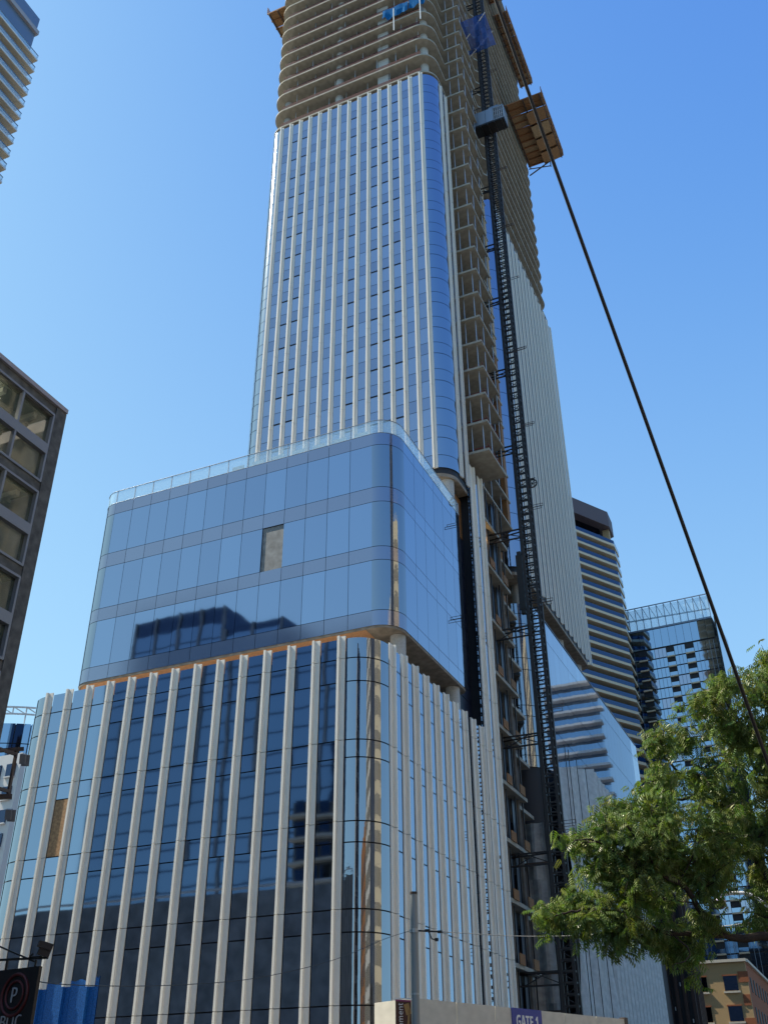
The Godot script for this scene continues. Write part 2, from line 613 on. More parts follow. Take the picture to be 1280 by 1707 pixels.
func glass_box(H: Node3D) -> void:
	var ys = [29.0, 30.1, 33.85, 34.9, 38.5, 39.7, 43.35, 44.4]
	var body = MB.new()
	body.prism(rrect(-49.15, XR - 0.12, -66.6, ZB - 0.12, [1.65, 1.65, 0.6, 0.6]), 29.1, 44.3)
	var B = part(H, "glass_box", body.mesh(), M.backing)
	var so = MB.new()
	so.prism(rrect(-49.2, XR - 0.05, -66.7, ZB - 0.05, [1.7, 1.7, 0.7, 0.7]), 28.86, 29.06)
	part(B, "soffit", so.mesh(), M.soffit)
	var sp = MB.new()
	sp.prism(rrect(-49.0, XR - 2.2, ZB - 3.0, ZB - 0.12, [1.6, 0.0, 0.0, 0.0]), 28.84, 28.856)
	part(B, "soffit_bounce_strip", sp.mesh(), M.soffit_bounce)  # peach strip: sunlight bounced from the roof deck, painted on the soffit front
	var rd = MB.new()
	rd.prism(rrect(-49.1, XR - 0.2, -66.5, ZB - 0.2, [1.6, 1.6, 0.6, 0.6]), 44.31, 44.36)
	part(B, "roof_deck", rd.mesh(), M.roof)
	var step = 22.85 / 13.0
	for i in 13:
		var x = -47.5 + step * (i + 0.5)
		for k in 7:
			var h: float = ys[k + 1] - ys[k] - 0.035
			var gone: bool = i == 8 and k == 3
			if gone:
				var o = part(B, "empty_window_opening", bx(step - 0.03, h, 0.04), M.grey_sheet, Vector3(x, (ys[k] + ys[k + 1]) / 2, ZB - 0.09))
				o.set_meta("label", "window opening without glass, closed by grey sheet")
				continue
			part(B, "curtain_wall_pane" if k % 2 == 1 else "curtain_wall_spandrel", bx(step - 0.03, h, 0.04), batch("glass_box") if k % 2 == 1 else batch("glass_box_spandrel"), Vector3(x, (ys[k] + ys[k + 1]) / 2, ZB - 0.02), tilt(0.06))
		part(B, "parapet_pane", bx(step - 0.06, 1.13, 0.03), M.parapet_glass, Vector3(x, 44.99, ZB - 0.02), tilt(0.05))
		part(B, "parapet_post", bx(0.05, 1.13, 0.06), M.steel_blue, Vector3(x - step / 2, 44.97, ZB - 0.03))
	var zs = 11.7 / 6.0
	for i in 6:
		var z = -54.9 - zs * (i + 0.5)
		for k in 7:
			var h: float = ys[k + 1] - ys[k] - 0.035
			part(B, "curtain_wall_pane" if k % 2 == 1 else "curtain_wall_spandrel", bx(0.04, h, zs - 0.03), batch("glass_box"), Vector3(XR - 0.02, (ys[k] + ys[k + 1]) / 2, z), tilt(0.06))
		part(B, "parapet_pane", bx(0.03, 1.13, zs - 0.04), M.parapet_glass, Vector3(XR - 0.02, 44.99, z))
	for k in 8:
		for c in [[XR - 1.75, 0.0, PI / 2], [-47.5, PI / 2, PI]]:
			var mb = MB.new()
			if k < 7:
				mb.arc(c[0], ZB - 1.75, 1.75, c[1], c[2], ys[k] + 0.02, ys[k + 1] - 0.02, 18)
				part(B, "curved_pane", mb.mesh(), M.glass_corner if k % 2 == 1 else M.glass_box_spandrel)
			else:
				mb.arc(c[0], ZB - 1.75, 1.75, c[1], c[2], 44.42, 45.55, 18, 0.03)
				part(B, "curved_parapet_pane", mb.mesh(), M.parapet_glass)
	# cap rail of the parapet and its lower channel
	for yy in [[45.55, 0.05], [44.4, 0.04]]:
		var rail = MB.new()
		var plan = rrect(-49.25, XR, -66.6, ZB, [1.75, 1.75, 0.6, 0.6], 12)
		var pts = []
		for q in plan:
			pts.append(Vector3(q.x, yy[0], q.y))
		pts.append(pts[0])
		var rs = []
		rs.resize(pts.size())
		rs.fill(yy[1] * 0.6)
		rail.tube(pts, rs, 6)
		part(B, "parapet_rail", rail.mesh(), M.steel_blue)
	# paler fritted band boards standing behind the parapet
	for i in 7:
		part(B, "parapet_backing", bx(step * 0.6, 0.62, 0.03), M.parapet_frit, Vector3(-47.5 + step * (6.4 + i), 44.72, ZB - 0.35))
	for c in [[-23.7, -55.2], [-23.7, -65.3], [-46.5, -56.7], [-38, -57.5], [-31, -57.5]]:
		part(B, "column", cyl(0.52, 2.7, 24), M.column, Vector3(c[0], 27.52, c[1]))


func tower_shaft(H: Node3D) -> void:
	var R = 1.9
	var x0 = -44.35
	var plan = PackedVector2Array()
	for q in rrect(x0 + 0.1, XR - 0.1, -112.8, ZT - 0.1, [R - 0.1, R - 0.1, 1.5, 1.5]):
		if q.x > XR - 2.5 and q.y < -80 and plan.size() > 0 and plan[plan.size() - 1].y > -80:
			for e in [Vector2(XR - 0.1, -69.6), Vector2(-28.2, -69.6), Vector2(-28.2, -85.0), Vector2(XR - 1.9, -85.0), Vector2(XR - 0.9, -85.4), Vector2(XR - 0.25, -86.2), Vector2(XR - 0.1, -87.0)]:
				plan.append(e)
		plan.append(q)
	var body = MB.new()
	body.prism(plan, 48.5, 102.8)
	var T = part(H, "tower_shaft", body.mesh(), M.backing)
	var so = MB.new()
	so.prism(plan, 48.15, 48.49)
	part(T, "soffit", so.mesh(), M.soffit)
	var step = 17.89 / 14.0
	var W = 0.16
	var PW = 0.25
	var D = 0.2
	var F = 3.18
	var y0 = 49.0
	var vents = [1, 2, 7, 9, 10, 11]
	for i in 15:
		var x = -42.5 + step * i
		for s in 6:
			var ya = 48.9 + 9.06 * s
			var yb = minf(48.9 + 9.06 * (s + 1), 103.3)
			part(T, "tower_fin_panel", fin_mesh(yb - ya - 0.035, false, W, D, PW), M.nib, Vector3(x, (ya + yb) / 2, ZT))
		if i == 14:
			break
		var xc = x + (W + PW + step) / 2
		var pw = step - W - PW - 0.04
		for k in 17:
			var yk = y0 + F * k
			var thick: bool = vents.has(i)
			part(T, "tower_spandrel", bx(pw, 1.26, 0.04), batch("glass_tower_spandrel"), Vector3(xc, yk + 0.66, ZT - 0.02), tilt(0.1))
			var hv = 1.68 if thick else 1.82
			part(T, "tower_window", bx(pw, hv, 0.04), batch("glass_tower"), Vector3(xc, yk + 1.34 + hv / 2, ZT - 0.02), tilt(0.12))
			if thick:
				part(T, "open_vent", bx(pw, 0.12, 0.03), M.backing, Vector3(xc, yk + 3.1, ZT - 0.06))
	# rounded front corners
	for k in 18:
		var yk = y0 + F * k
		for c in [[XR - R, 0.02, PI / 2 - 0.02], [-42.45, PI / 2 + 0.02, PI]]:
			for part_k in 2:
				if k == 17:
					break
				var mb = MB.new()
				if part_k == 0:
					mb.arc(c[0], ZT - R, R, c[1], c[2], yk + 0.03, yk + 1.29, 14)
				else:
					mb.arc(c[0], ZT - R, R, c[1], c[2], yk + 1.34, yk + F - 0.03, 14)
				part(T, "tower_corner_pane" if part_k else "tower_corner_spandrel", mb.mesh(), M.glass_tower_corner)
	# the narrow street side of the near block
	for z in [-67.95, -69.55]:
		for s in 6:
			var ya = 48.9 + 9.06 * s
			var yb = minf(48.9 + 9.06 * (s + 1), 103.0)
			part(T, "tower_fin_panel", fin_mesh(yb - ya - 0.035, true, W, 0.18, 0.36), M.nib, Vector3(XR, (ya + yb) / 2, z))
	for k in 17:
		part(T, "tower_window", bx(0.04, F - 0.1, 0.95), M.glass_tower, Vector3(XR - 0.02, y0 + F * k + F / 2, -68.5), tilt(0.1))
	for c in [[-24.0, -66.9], [-24.4, -88.0], [-24.4, -94.5], [-24.4, -103.0], [-24.4, -111.0], [-42.5, -67.5]]:
		part(T, "column", cyl(0.62, 3.9, 24), M.column, Vector3(c[0], 46.25, c[1]))
	# far block: close-set fins on the street side
	var zf = -87.05
	var n = 0
	while zf > -112.9:
		for s in 6:
			var ya = 48.6 + 9.06 * s
			var yb = minf(48.6 + 9.06 * (s + 1), 103.3)
			part(T, "far_fin_panel", fin_mesh(yb - ya - 0.035, true, 0.2, 0.2, 0.42), M.nib, Vector3(XR, (ya + yb) / 2, zf))
		if zf - 1.83 > -112.9:
			for k in 8:
				part(T, "far_window", bx(0.04, 2 * F - 0.08, 0.9), M.glass_tower, Vector3(XR - 0.02, y0 + 2 * F * k + F, zf - 0.47), tilt(0.1))
			part(T, "far_window", bx(0.04, F - 0.08, 0.9), M.glass_tower, Vector3(XR - 0.02, y0 + 16.5 * F, zf - 0.47), tilt(0.1))
		zf -= 1.83
		n += 1
	for k in 17:
		var mb = MB.new()
		mb.arc(XR - R, -84.95 - R, R, 0.0, PI / 2, y0 + F * k + 0.03, y0 + F * k + F - 0.03, 12)
		part(T, "tower_corner_pane", mb.mesh(), M.glass_tower)


func slab_plan(balcony: bool) -> PackedVector2Array:
	var out = PackedVector2Array()
	for q in rrect(-44.3, XR, -112.9, ZT, [1.9, 1.9, 1.9, 1.9], 8):
		if out.size() > 0 and out[out.size() - 1].y > -80 and q.y < -80 and q.x > -30:
			if balcony:
				for e in [Vector2(XR, -69.9), Vector2(-20.85, -69.9), Vector2(-20.85, -74.6), Vector2(XR - 0.4, -74.6), Vector2(XR - 0.4, -84.6), Vector2(XR, -85.2)]:
					out.append(e)
		out.append(q)
	return out


func tower_frame(H: Node3D) -> void:
	var levels = [103.75, 106.9, 110.05]
	while levels[levels.size() - 1] < 176.0:
		levels.append(levels[levels.size() - 1] + 2.68)
	var core = MB.new()
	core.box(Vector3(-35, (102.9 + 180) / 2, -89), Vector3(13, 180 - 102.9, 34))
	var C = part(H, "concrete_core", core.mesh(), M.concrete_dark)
	var sm = MB.new()
	sm.prism(slab_plan(true), -0.24, 0.0, true, true)
	var slab = sm.mesh()
	for li in levels.size():
		var y: float = levels[li]
		part(C, "floor_slab", slab, M.concrete, Vector3(0, y, 0))
		if li == levels.size() - 1:
			break
		var h: float = levels[li + 1] - y - 0.24
		var mid = y + h / 2
		# columns
		for c in [[-42.6, -67.1, 0.52], [-35.4, -66.9, 0.55], [-24.5, -67.2, 0.5]]:
			if y < 128.0:
				part(C, "column", cyl(c[2], h, 18), M.column, Vector3(c[0], mid, c[1]))
		if y < 128.0:
			part(C, "wall_pier", bx(1.35, h, 1.9), M.column, Vector3(-29.4, mid, -67.2))
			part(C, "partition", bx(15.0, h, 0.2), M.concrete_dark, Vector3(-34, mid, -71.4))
		for zc in [-69.2, -78.0, -88.0, -95.0, -102.0, -109.5]:
			part(C, "column", cyl(0.42, h, 14), M.column, Vector3(-24.3, mid, zc))
		# props along the front
		if y < 128.0:
			var x = -42.0 + rng.randf_range(0.0, 1.6)
			while x < -23.6:
				part(C, "prop", cyl(0.055, h, 8), M.galvanised, Vector3(x, mid, ZT - 0.45 - rng.randf() * 0.5))
				x += rng.randf_range(1.7, 3.0)
			for q in 2:
				var sx = rng.randf_range(0.7, 1.8)
				part(C, "material_stack", bx(sx, rng.randf_range(0.35, 0.8), 0.7), [M.white_panel, M.plywood_pale, M.galvanised][rng.randi() % 3], Vector3(rng.randf_range(-41.5, -25.0), y + 0.3, ZT - 0.85), Basis(Vector3.UP, rng.randf_range(-0.2, 0.2)))
			part(C, "safety_mesh", bx(18.4, 0.95, 0.03), M.red_mesh, Vector3(-33.6, y + 0.5, ZT - 0.3))
		balcony_bits(C, y, h, y < 150.0)
		part(C, "safety_rail", bx(0.03, 0.9, 24), M.red_mesh, Vector3(XR - 0.3, y + 0.48, -99))
		if y < 150:
			var z = -86.0 - rng.randf() * 2.0
			while z > -111.0:
				part(C, "prop", cyl(0.055, h, 6), M.galvanised, Vector3(XR - 0.5, mid, z))
				z -= rng.randf_range(2.5, 4.5)
	part(C, "notch_wall", bx(0.3, 77, 16), M.concrete_dark, Vector3(-27.9, 141.5, -77.5))


func balcony_bits(C: Node3D, y: float, h: float, posts: bool) -> void:
	if posts:
		for p in [Vector2(-22.5, -70.15), Vector2(-21.45, -70.2), Vector2(-21.05, -71.3), Vector2(-21.1, -74.3), Vector2(-23.7, -76.5), Vector2(-23.7, -79.0), Vector2(-23.8, -82.2)]:
			part(C, "prop", cyl(0.05, h, 8), M.galvanised, Vector3(p.x, y + h / 2, p.y))
	for hh in [0.5, 1.0]:
		part(C, "safety_rail", bx(2.0, 0.12, 0.05), M.rail_red, Vector3(-22.2, y + hh, -70.9))
		part(C, "safety_rail", bx(0.05, 0.12, 4.0), M.rail_red, Vector3(-21.2, y + hh, -72.5))


func notch(H: Node3D) -> void:
	var nb = MB.new()
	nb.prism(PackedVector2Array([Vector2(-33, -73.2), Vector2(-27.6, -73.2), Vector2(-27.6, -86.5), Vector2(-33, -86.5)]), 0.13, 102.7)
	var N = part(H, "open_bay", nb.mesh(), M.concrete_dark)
	# slabs of the tower floors, each with its projecting balcony
	var sm = MB.new()
	sm.prism(PackedVector2Array([Vector2(-27.6, -69.75), Vector2(-20.85, -69.75), Vector2(-20.85, -74.6), Vector2(XR - 0.4, -74.6), Vector2(XR - 0.4, -84.2), Vector2(-27.6, -84.2)]), -0.24, 0.0)
	var slab = sm.mesh()
	for k in 16:
		var y = 52.75 + 3.18 * k
		part(N, "balcony_slab", slab, M.concrete, Vector3(0, y, 0))
		balcony_bits(N, y, 2.94, true)
		for z in [-76.2, -78.6, -81.0]:
			if rng.randf() < 0.75:
				part(N, "dark_glazing", bx(0.06, 2.3, 2.2), M.navy_film, Vector3(-24.9, y + 1.3, z), tilt(0.4))
		part(N, "board_panel", bx(0.5, 2.94, 0.9), M.osb if k < 7 else M.plywood_pale, Vector3(XR - 0.75, y + 1.47, -83.6))
	# slabs of the podium floors
	var s2 = MB.new()
	s2.prism(PackedVector2Array([Vector2(-27.6, -73.15), Vector2(XR - 0.05, -73.15), Vector2(XR - 0.05, -80.4), Vector2(XR - 1.2, -80.4), Vector2(XR - 1.2, -86.0), Vector2(-27.6, -86.0)]), -0.3, 0.0)
	var slab2 = s2.mesh()
	var ly = [48.4, 43.75, 38.35, 33.55, 28.95, 24.4, 19.95, 15.6, 11.2, 6.6]
	for i in ly.size():
		var y: float = ly[i]
		part(N, "floor_slab", slab2, M.concrete, Vector3(0, y, 0))
		var h: float = (52.5 if i == 0 else ly[i - 1] - 0.3) - y
		for z in [-74.6, -77.0, -79.2]:
			part(N, "dark_glazing", bx(0.06, h - 0.3, 2.1), M.navy_film, Vector3(-23.9 if z > -78 else -23.7, y + h / 2, z), tilt(0.3))
		for z in [-73.6, -75.8, -78.15, -80.2]:
			part(N, "mullion_post", bx(0.1, h, 0.1), M.mast_steel, Vector3(-23.4, y + h / 2, z))
		for z in [-75.6, -79.4]:
			part(N, "column", cyl(0.2, h, 12), M.concrete_dark, Vector3(-23.6, y + h / 2, z))
		for z in [-75.4, -78.9]:
			if i == 0:
				continue
			part(N, "toe_board", bx(0.06, 0.75, 1.3), M.osb, Vector3(XR + 0.02, y + 0.36, z + rng.randf_range(-0.3, 0.3)))
		part(N, "board_panel", bx(0.5, h, 1.2), M.osb if i < 2 else M.rust_steel, Vector3(-25.0, y + h / 2, -84.6))
	var lamp = part(N, "work_light", cyl(0.09, 0.12, 12), M.bulb_light, Vector3(-23.6, 46.9, -75.3))
	lamp.set_meta("label", "small lit amber work light")
	glow(Vector3(-23.45, 46.9, -75.2), Color(1.0, 0.8, 0.5), 0.4, 0.09)


func far_wing(H: Node3D) -> void:
	var ys = [29.0, 30.1, 33.85, 34.9, 38.5, 39.7, 43.35, 44.4, 45.55]
	var R = 2.5
	var body = MB.new()
	body.prism(rrect(-46, XR - 0.12, -136.2, -86.3, [0.0, R - 0.1, 0.0, 0.0]), 0.13, 44.3)
	var F = part(H, "far_wing", body.mesh(), M.backing)
	for k in 8:
		var mb = MB.new()
		mb.arc(XR - R, -86.2 - R, R, 0.0, PI / 2 + 0.5, ys[k] + 0.03, ys[k + 1] - 0.03, 18)
		part(F, "curved_pane", mb.mesh(), M.glass_corner)
	var zs = (136.2 - 86.2 - R) / 25.0
	var rows = [[29.0, 33.85], [33.85, 38.5], [38.5, 43.35], [43.35, 45.55]]
	for i in 25:
		for r in rows:
			part(F, "curtain_wall_pane", bx(0.04, r[1] - r[0] - 0.05, zs - 0.03), batch("glass_box"), Vector3(XR - 0.02, (r[0] + r[1]) / 2, -86.2 - R - zs * (i + 0.5)), tilt(0.18))
	var cap = MB.new()
	cap.box(Vector3(XR, 45.6, -112), Vector3(0.12, 0.08, 47.5))
	part(F, "parapet_rail", cap.mesh(), M.steel_blue)
	part(F, "corner_post", cyl(0.5, 3.0, 16), M.osb, Vector3(XR - 1.8, 27.4, -88.0))


# ---------------------------------------------------------------- hoist
func build_hoist() -> void:
	var mx = -19.95
	var mz = -77.0
	var T = thing("hoist_mast", "dark steel lattice hoist mast rising up the tower's street side", "hoist mast", Vector3(mx, 0, mz))
	var sec = MB.new()
	var w = 0.48
	for sx in [-1, 1]:
		for sz in [-1, 1]:
			sec.box(Vector3(sx * w, 0.754, sz * w), Vector3(0.22, 1.508, 0.14))
	for y in [0.06, 0.814]:
		for s in [-1, 1]:
			sec.box(Vector3(0, y, s * w), Vector3(2 * w, 0.12, 0.07))
			sec.box(Vector3(s * w, y, 0), Vector3(0.07, 0.12, 2 * w))
	sec.bar(Vector3(-w, 0.12, -w), Vector3(w, 0.76, -w), 0.05)
	sec.bar(Vector3(w, 0.86, w), Vector3(-w, 1.5, w), 0.05)
	var sm = sec.mesh()
	var y = 0.14
	while y < 178.0:
		part(T, "mast_section", sm, M.mast_steel, Vector3(mx, y, mz))
		y += 1.508
	var rl = MB.new()
	rl.box(Vector3(mx - 0.78, 89, mz), Vector3(0.08, 178, 0.1))
	part(T, "rack_rail", rl.mesh(), M.mast_steel)
	var gl = MB.new()
	gl.box(Vector3(mx + 0.72, 89, mz + 0.3), Vector3(0.1, 178, 0.16))
	part(T, "cable_guide", gl.mesh(), M.mast_steel)
	for ty in [10.8, 19.2, 28.6, 38.25, 48.0, 57.4, 67.0, 76.9, 85.0, 94.5, 113.0, 121.5, 131.0]:
		var tie = MB.new()
		for yy in [0.0, -0.9]:
			tie.bar(Vector3(-24.2, ty + yy, mz + 0.3), Vector3(mx - 0.3, ty + yy, mz + 0.25), 0.12)
		tie.bar(Vector3(-22.6, ty, mz + 0.3), Vector3(mx - 0.4, ty - 0.9, mz + 0.25), 0.07)
		tie.bar(Vector3(-23.3, ty - 0.9, mz + 0.3), Vector3(-21.4, ty, mz + 0.25), 0.07)
		tie.bar(Vector3(-24.2, ty, mz - 0.7), Vector3(mx - 0.3, ty, mz - 0.2), 0.1)
		part(T, "wall_tie", tie.mesh(), M.mast_steel)
		var arm = MB.new()
		for dz in [0.35, 0.95]:
			arm.bar(Vector3(mx + 0.4, ty + 2.5 - dz, mz + dz), Vector3(mx + 1.75, ty + 2.5 - dz, mz + dz), 0.035)
			arm.bar(Vector3(mx + 0.4, ty + 2.25 - dz, mz + dz), Vector3(mx + 1.75, ty + 2.25 - dz, mz + dz), 0.035)
			arm.bar(Vector3(mx + 1.72, ty + 2.5 - dz, mz + dz), Vector3(mx + 1.72, ty + 2.25 - dz, mz + dz), 0.035)
		part(T, "cable_arm", arm.mesh(), M.rust_steel)
	var wheel = MB.new()
	var pts = []
	var rs = []
	for k in 21:
		var a = TAU * k / 20
		pts.append(Vector3(-19.0 + 0.42 * cos(a), 52.55 + 0.42 * sin(a), mz + 0.3))
		rs.append(0.07)
	wheel.tube(pts, rs, 6)
	for k in 3:
		var a2 = PI * k / 3
		wheel.bar(Vector3(-19.0 + 0.4 * cos(a2), 52.55 + 0.4 * sin(a2), mz + 0.3), Vector3(-19.0 - 0.4 * cos(a2), 52.55 - 0.4 * sin(a2), mz + 0.3), 0.06)
	wheel.box(Vector3(-19.2, 53.1, mz + 0.3), Vector3(1.0, 0.08, 0.08))
	part(T, "cable_pulley", wheel.mesh(), M.mast_steel)
	var wt = MB.new()
	wt.box(Vector3(mx - 0.95, 42.5, mz + 0.3), Vector3(0.55, 5.4, 0.5))
	wt.box(Vector3(mx - 0.95, 39.6, mz + 0.3), Vector3(0.4, 0.4, 0.4))
	wt.box(Vector3(mx - 0.95, 45.4, mz + 0.3), Vector3(0.35, 0.4, 0.3))
	part(T, "cable_basket", wt.mesh(), M.cable_black)

	# the cage on the mast
	var cy = 103.1
	var cz = -75.55
	var cxa = -21.75
	var cxb = -17.55
	var G = thing("hoist_cage", "steel blue hoist cage with dark underside riding on the lattice mast", "hoist", Vector3((cxa + cxb) / 2, cy, cz))
	var fl = MB.new()
	fl.box(Vector3((cxa + cxb) / 2, cy - 0.1, cz), Vector3(cxb - cxa, 0.22, 1.6))
	for k in 5:
		fl.box(Vector3(cxa + 0.4 + k * 0.85, cy - 0.28, cz), Vector3(0.14, 0.16, 1.55))
	part(G, "cage_floor", fl.mesh(), M.cable_black)
	var wd = (cxb - cxa - 1.3) / 3.0
	for k in 3:
		part(G, "wall_panel", bx(wd - 0.04, 2.2, 0.05), M.cage_panel, Vector3(cxa + wd * (k + 0.5), cy + 1.15, cz + 0.78))
		part(G, "wall_panel", bx(wd - 0.04, 2.2, 0.05), M.cage_panel, Vector3(cxa + wd * (k + 0.5), cy + 1.15, cz - 0.78))
	part(G, "wall_panel", bx(0.05, 2.2, 1.5), M.cage_panel, Vector3(cxa + 0.02, cy + 1.15, cz))
	var gate = MB.new()
	for k in 6:
		gate.box(Vector3(cxb - 1.24 + k * 0.24, cy + 1.15, cz + 0.76), Vector3(0.05, 2.2, 0.05))
	for yy in [0.1, 0.8, 1.5, 2.2]:
		gate.box(Vector3(cxb - 0.65, cy + yy, cz + 0.76), Vector3(1.25, 0.06, 0.05))
	for k in 5:
		gate.box(Vector3(cxb, cy + 1.15, cz - 0.7 + k * 0.35), Vector3(0.05, 2.2, 0.05))
	part(G, "gate", gate.mesh(), M.galvanised)
	part(G, "roof_panel", bx(cxb - cxa, 0.08, 1.6), M.cage_panel, Vector3((cxa + cxb) / 2, cy + 2.3, cz))
	part(G, "drive_box", bx(1.2, 0.7, 0.9), M.steel_blue, Vector3(cxb - 1.3, cy + 2.7, cz))
	var hr = MB.new()
	for k in 8:
		hr.box(Vector3(cxa + 0.2 + k * 0.27, cy + 2.8, cz + 0.7), Vector3(0.05, 0.95, 0.05))
	hr.box(Vector3(cxa + 1.1, cy + 3.25, cz + 0.7), Vector3(2.0, 0.06, 0.06))
	part(G, "handrail", hr.mesh(), M.mast_steel)


# ---------------------------------------------------------------- things on the building site
func platform(called: String, label: String, x0: float, x1: float, z0: float, z1: float, y: float, rail_side: float) -> void:
	var T = thing(called, label, "formwork platform", Vector3((x0 + x1) / 2, y, (z0 + z1) / 2), "formwork platforms on the tower")
	var n = int((z0 - z1) / 1.2)
	for k in n + 1:
		var z = lerpf(z0 - 0.1, z1 + 0.1, float(k) / n)
		part(T, "joist", bx(x1 - x0, 0.24, 0.14), M.timber, Vector3((x0 + x1) / 2, y - 0.12, z))
	for k in 3:
		part(T, "beam", bx(0.16, 0.28, z0 - z1), M.rust_steel, Vector3(lerpf(x0 + 0.3, x1 - 0.3, k / 2.0), y - 0.4, (z0 + z1) / 2))
	var pn = int((z0 - z1) / 2.4)
	for k in pn:
		var zc = lerpf(z0, z1, (k + 0.5) / pn)
		part(T, "plywood_panel", bx(x1 - x0, 0.04, (z0 - z1) / pn - 0.12), M.plywood if k % 2 == 0 else M.plywood_pale, Vector3((x0 + x1) / 2, y + 0.03, zc))
	var xr = x1 if rail_side > 0 else x0
	for k in n + 1:
		var z2 = lerpf(z0 - 0.1, z1 + 0.1, float(k) / n)
		part(T, "guard_post", bx(0.1, 1.5, 0.1), M.timber, Vector3(xr, y + 0.6, z2))
	for hh in [0.35, 0.8, 1.25]:
		part(T, "guard_rail", bx(0.06, 0.14, z0 - z1), M.timber, Vector3(xr, y + hh, (z0 + z1) / 2))


func build_site_things() -> void:
	# the wide platform low on the far block
	platform("formwork_platform", "large brown timber platform jutting from the far block, plywood sheets beneath", XR + 0.05, -16.95, -98.6, -111.6, 138.0, 1.0)
	var pl = get_node("formwork_platform")
	for k in 4:
		var zc: float = -102.0 - 2.75 * k
		part(pl, "hanging_plywood", bx(2.9, 0.06, 2.4), [M.plywood, M.plywood_pale, M.plywood, M.plywood][k], Vector3(-18.7, 137.3, zc), Basis.from_euler(Vector3(0.05, 0, 0.12)))
	var brace = MB.new()
	brace.bar(Vector3(XR + 0.1, 135.6, -111.4), Vector3(-19.2, 137.4, -111.4), 0.16)
	brace.bar(Vector3(XR + 0.1, 137.2, -111.4), Vector3(-19.2, 136.2, -111.4), 0.12)
	brace.bar(Vector3(-19.2, 136.0, -111.4), Vector3(-19.2, 137.6, -111.4), 0.14)
	part(pl, "brace", brace.mesh(), M.rust_steel)
	platform("formwork_platform", "narrow orange plywood platform higher up at the far block's edge", XR + 0.05, -20.6, -97.5, -112.5, 160.5, 1.0)
	platform("formwork_platform", "dark timber platform highest on the street side, above the hoist", XR + 0.05, -20.4, -86.5, -95.5, 160.8, 1.0)
	platform("formwork_platform", "brown timber platform jutting from the tower's left edge at the top", -47.6, -44.35, -67.6, -80.0, 133.5, -1.0)
	# blue tarpaulin hung on the open front floors
	var B = thing("blue_tarpaulin", "bright blue tarpaulin hung across the bare top floor's front corner", "tarpaulin", Vector3(-26, 118, ZT + 0.1))
	var prev = Vector3.ZERO
	var segs = 26
	for piece in [[0.0, 0.60], [0.62, 1.0]]:
		var mb = MB.new()
		for k in 9:
			var a = lerpf(piece[0], piece[1], k / 9.0)
			var b = lerpf(piece[0], piece[1], (k + 1) / 9.0)
			var row = []
			for u in [a, b]:
				var x = lerpf(-29.0, -23.4, u)
				var yt = 118.05 + 0.1 * sin(u * 20.0)
				var yb = 115.75 + 0.5 * u + 0.22 * sin(u * 31.0) + (0.5 if u < 0.1 else 0.0)
				var z = ZT + 0.24 + 0.09 * sin(u * 25.0)
				row.append([Vector3(x, yt, ZT + 0.14), Vector3(x + 0.05, (yt + yb) / 2, z + 0.05 * sin(u * 37.0)), Vector3(x - 0.05, yb, z)])
			for j in 2:
				mb.quad(row[0][j], row[1][j], row[1][j + 1], row[0][j + 1], Vector3(0, 0, 1))
		part(B, "sheet", mb.mesh(), M.blue_tarp)
	for x in [-27.5, -24.05]:
		part(B, "batten", bx(0.12, 4.4, 0.08), M.white_paint, Vector3(x, 115.3, ZT + 0.25))
	# blue net round the mast with two pale poles
	var N = thing("safety_net", "translucent blue safety net held by two pale poles around the mast", "safety net", Vector3(-19.8, 120, -74.4))
	var nm = MB.new()
	var c = [Vector3(-21.4, 120.0, -71.8), Vector3(-17.9, 120.1, -71.9), Vector3(-17.95, 119.8, -76.4), Vector3(-21.7, 119.7, -76.4)]
	for i in 6:
		for j in 6:
			var q = []
			for e in [[0, 0], [1, 0], [1, 1], [0, 1]]:
				var u = (i + e[0]) / 6.0
				var v = (j + e[1]) / 6.0
				var p: Vector3 = c[0].lerp(c[1], u).lerp(c[3].lerp(c[2], u), v)
				p.y -= 0.5 * sin(PI * u) * sin(PI * v) + 0.06 * sin(u * 17 + v * 9)
				q.append(p)
			nm.quad(q[0], q[1], q[2], q[3], Vector3.UP)
	part(N, "net", nm.mesh(), M.blue_net)
	for p in [[Vector3(-21.6, 119.4, -74.2), Vector3(-17.9, 120.1, -71.9)], [Vector3(-21.8, 119.5, -76.6), Vector3(-17.8, 120.0, -74.6)]]:
		var pm = MB.new()
		pm.bar(p[0], p[1], 0.1)
		part(N, "pole", pm.mesh(), M.white_paint)
	# blue film round the podium's foot
	var step = 22.53 / 13.0
	var F = thing("blue_sheeting", "blue protective sheeting wrapped over fins at the podium's lower left", "sheeting", Vector3(-43, 0.1, ZP))
	for i in [2, 3, 4]:
		var x = -47.96 + step * i
		part(F, "fin_wrap", fin_mesh(8.05 + 0.12 * (i % 2), false, 0.19, 0.26, 0.34), M.blue_film, Vector3(x - 0.02, 4.2, ZP + 0.008))
	for i in [1, 2, 3, 4]:
		var x2 = -47.96 + step * i + 0.5
		var mb2 = MB.new()
		var k = 0
		var wd = 1.22 if i < 4 else 0.28
		while k < 8:
			var ua = k / 8.0
			var ub = (k + 1) / 8.0
			var ya = 8.3 + 0.06 * sin(i * 3.0 + ua * 9.0) + 0.1 * i
			var yb = 8.3 + 0.06 * sin(i * 3.0 + ub * 9.0) + 0.1 * i
			mb2.quad(Vector3(x2 + wd * ua, 0.15, ZP + 0.02), Vector3(x2 + wd * ub, 0.15, ZP + 0.02), Vector3(x2 + wd * ub, yb, ZP + 0.03), Vector3(x2 + wd * ua, ya, ZP + 0.03), Vector3(0, 0, 1))
			k += 1
		part(F, "pane_sheet", mb2.mesh(), M.blue_film)
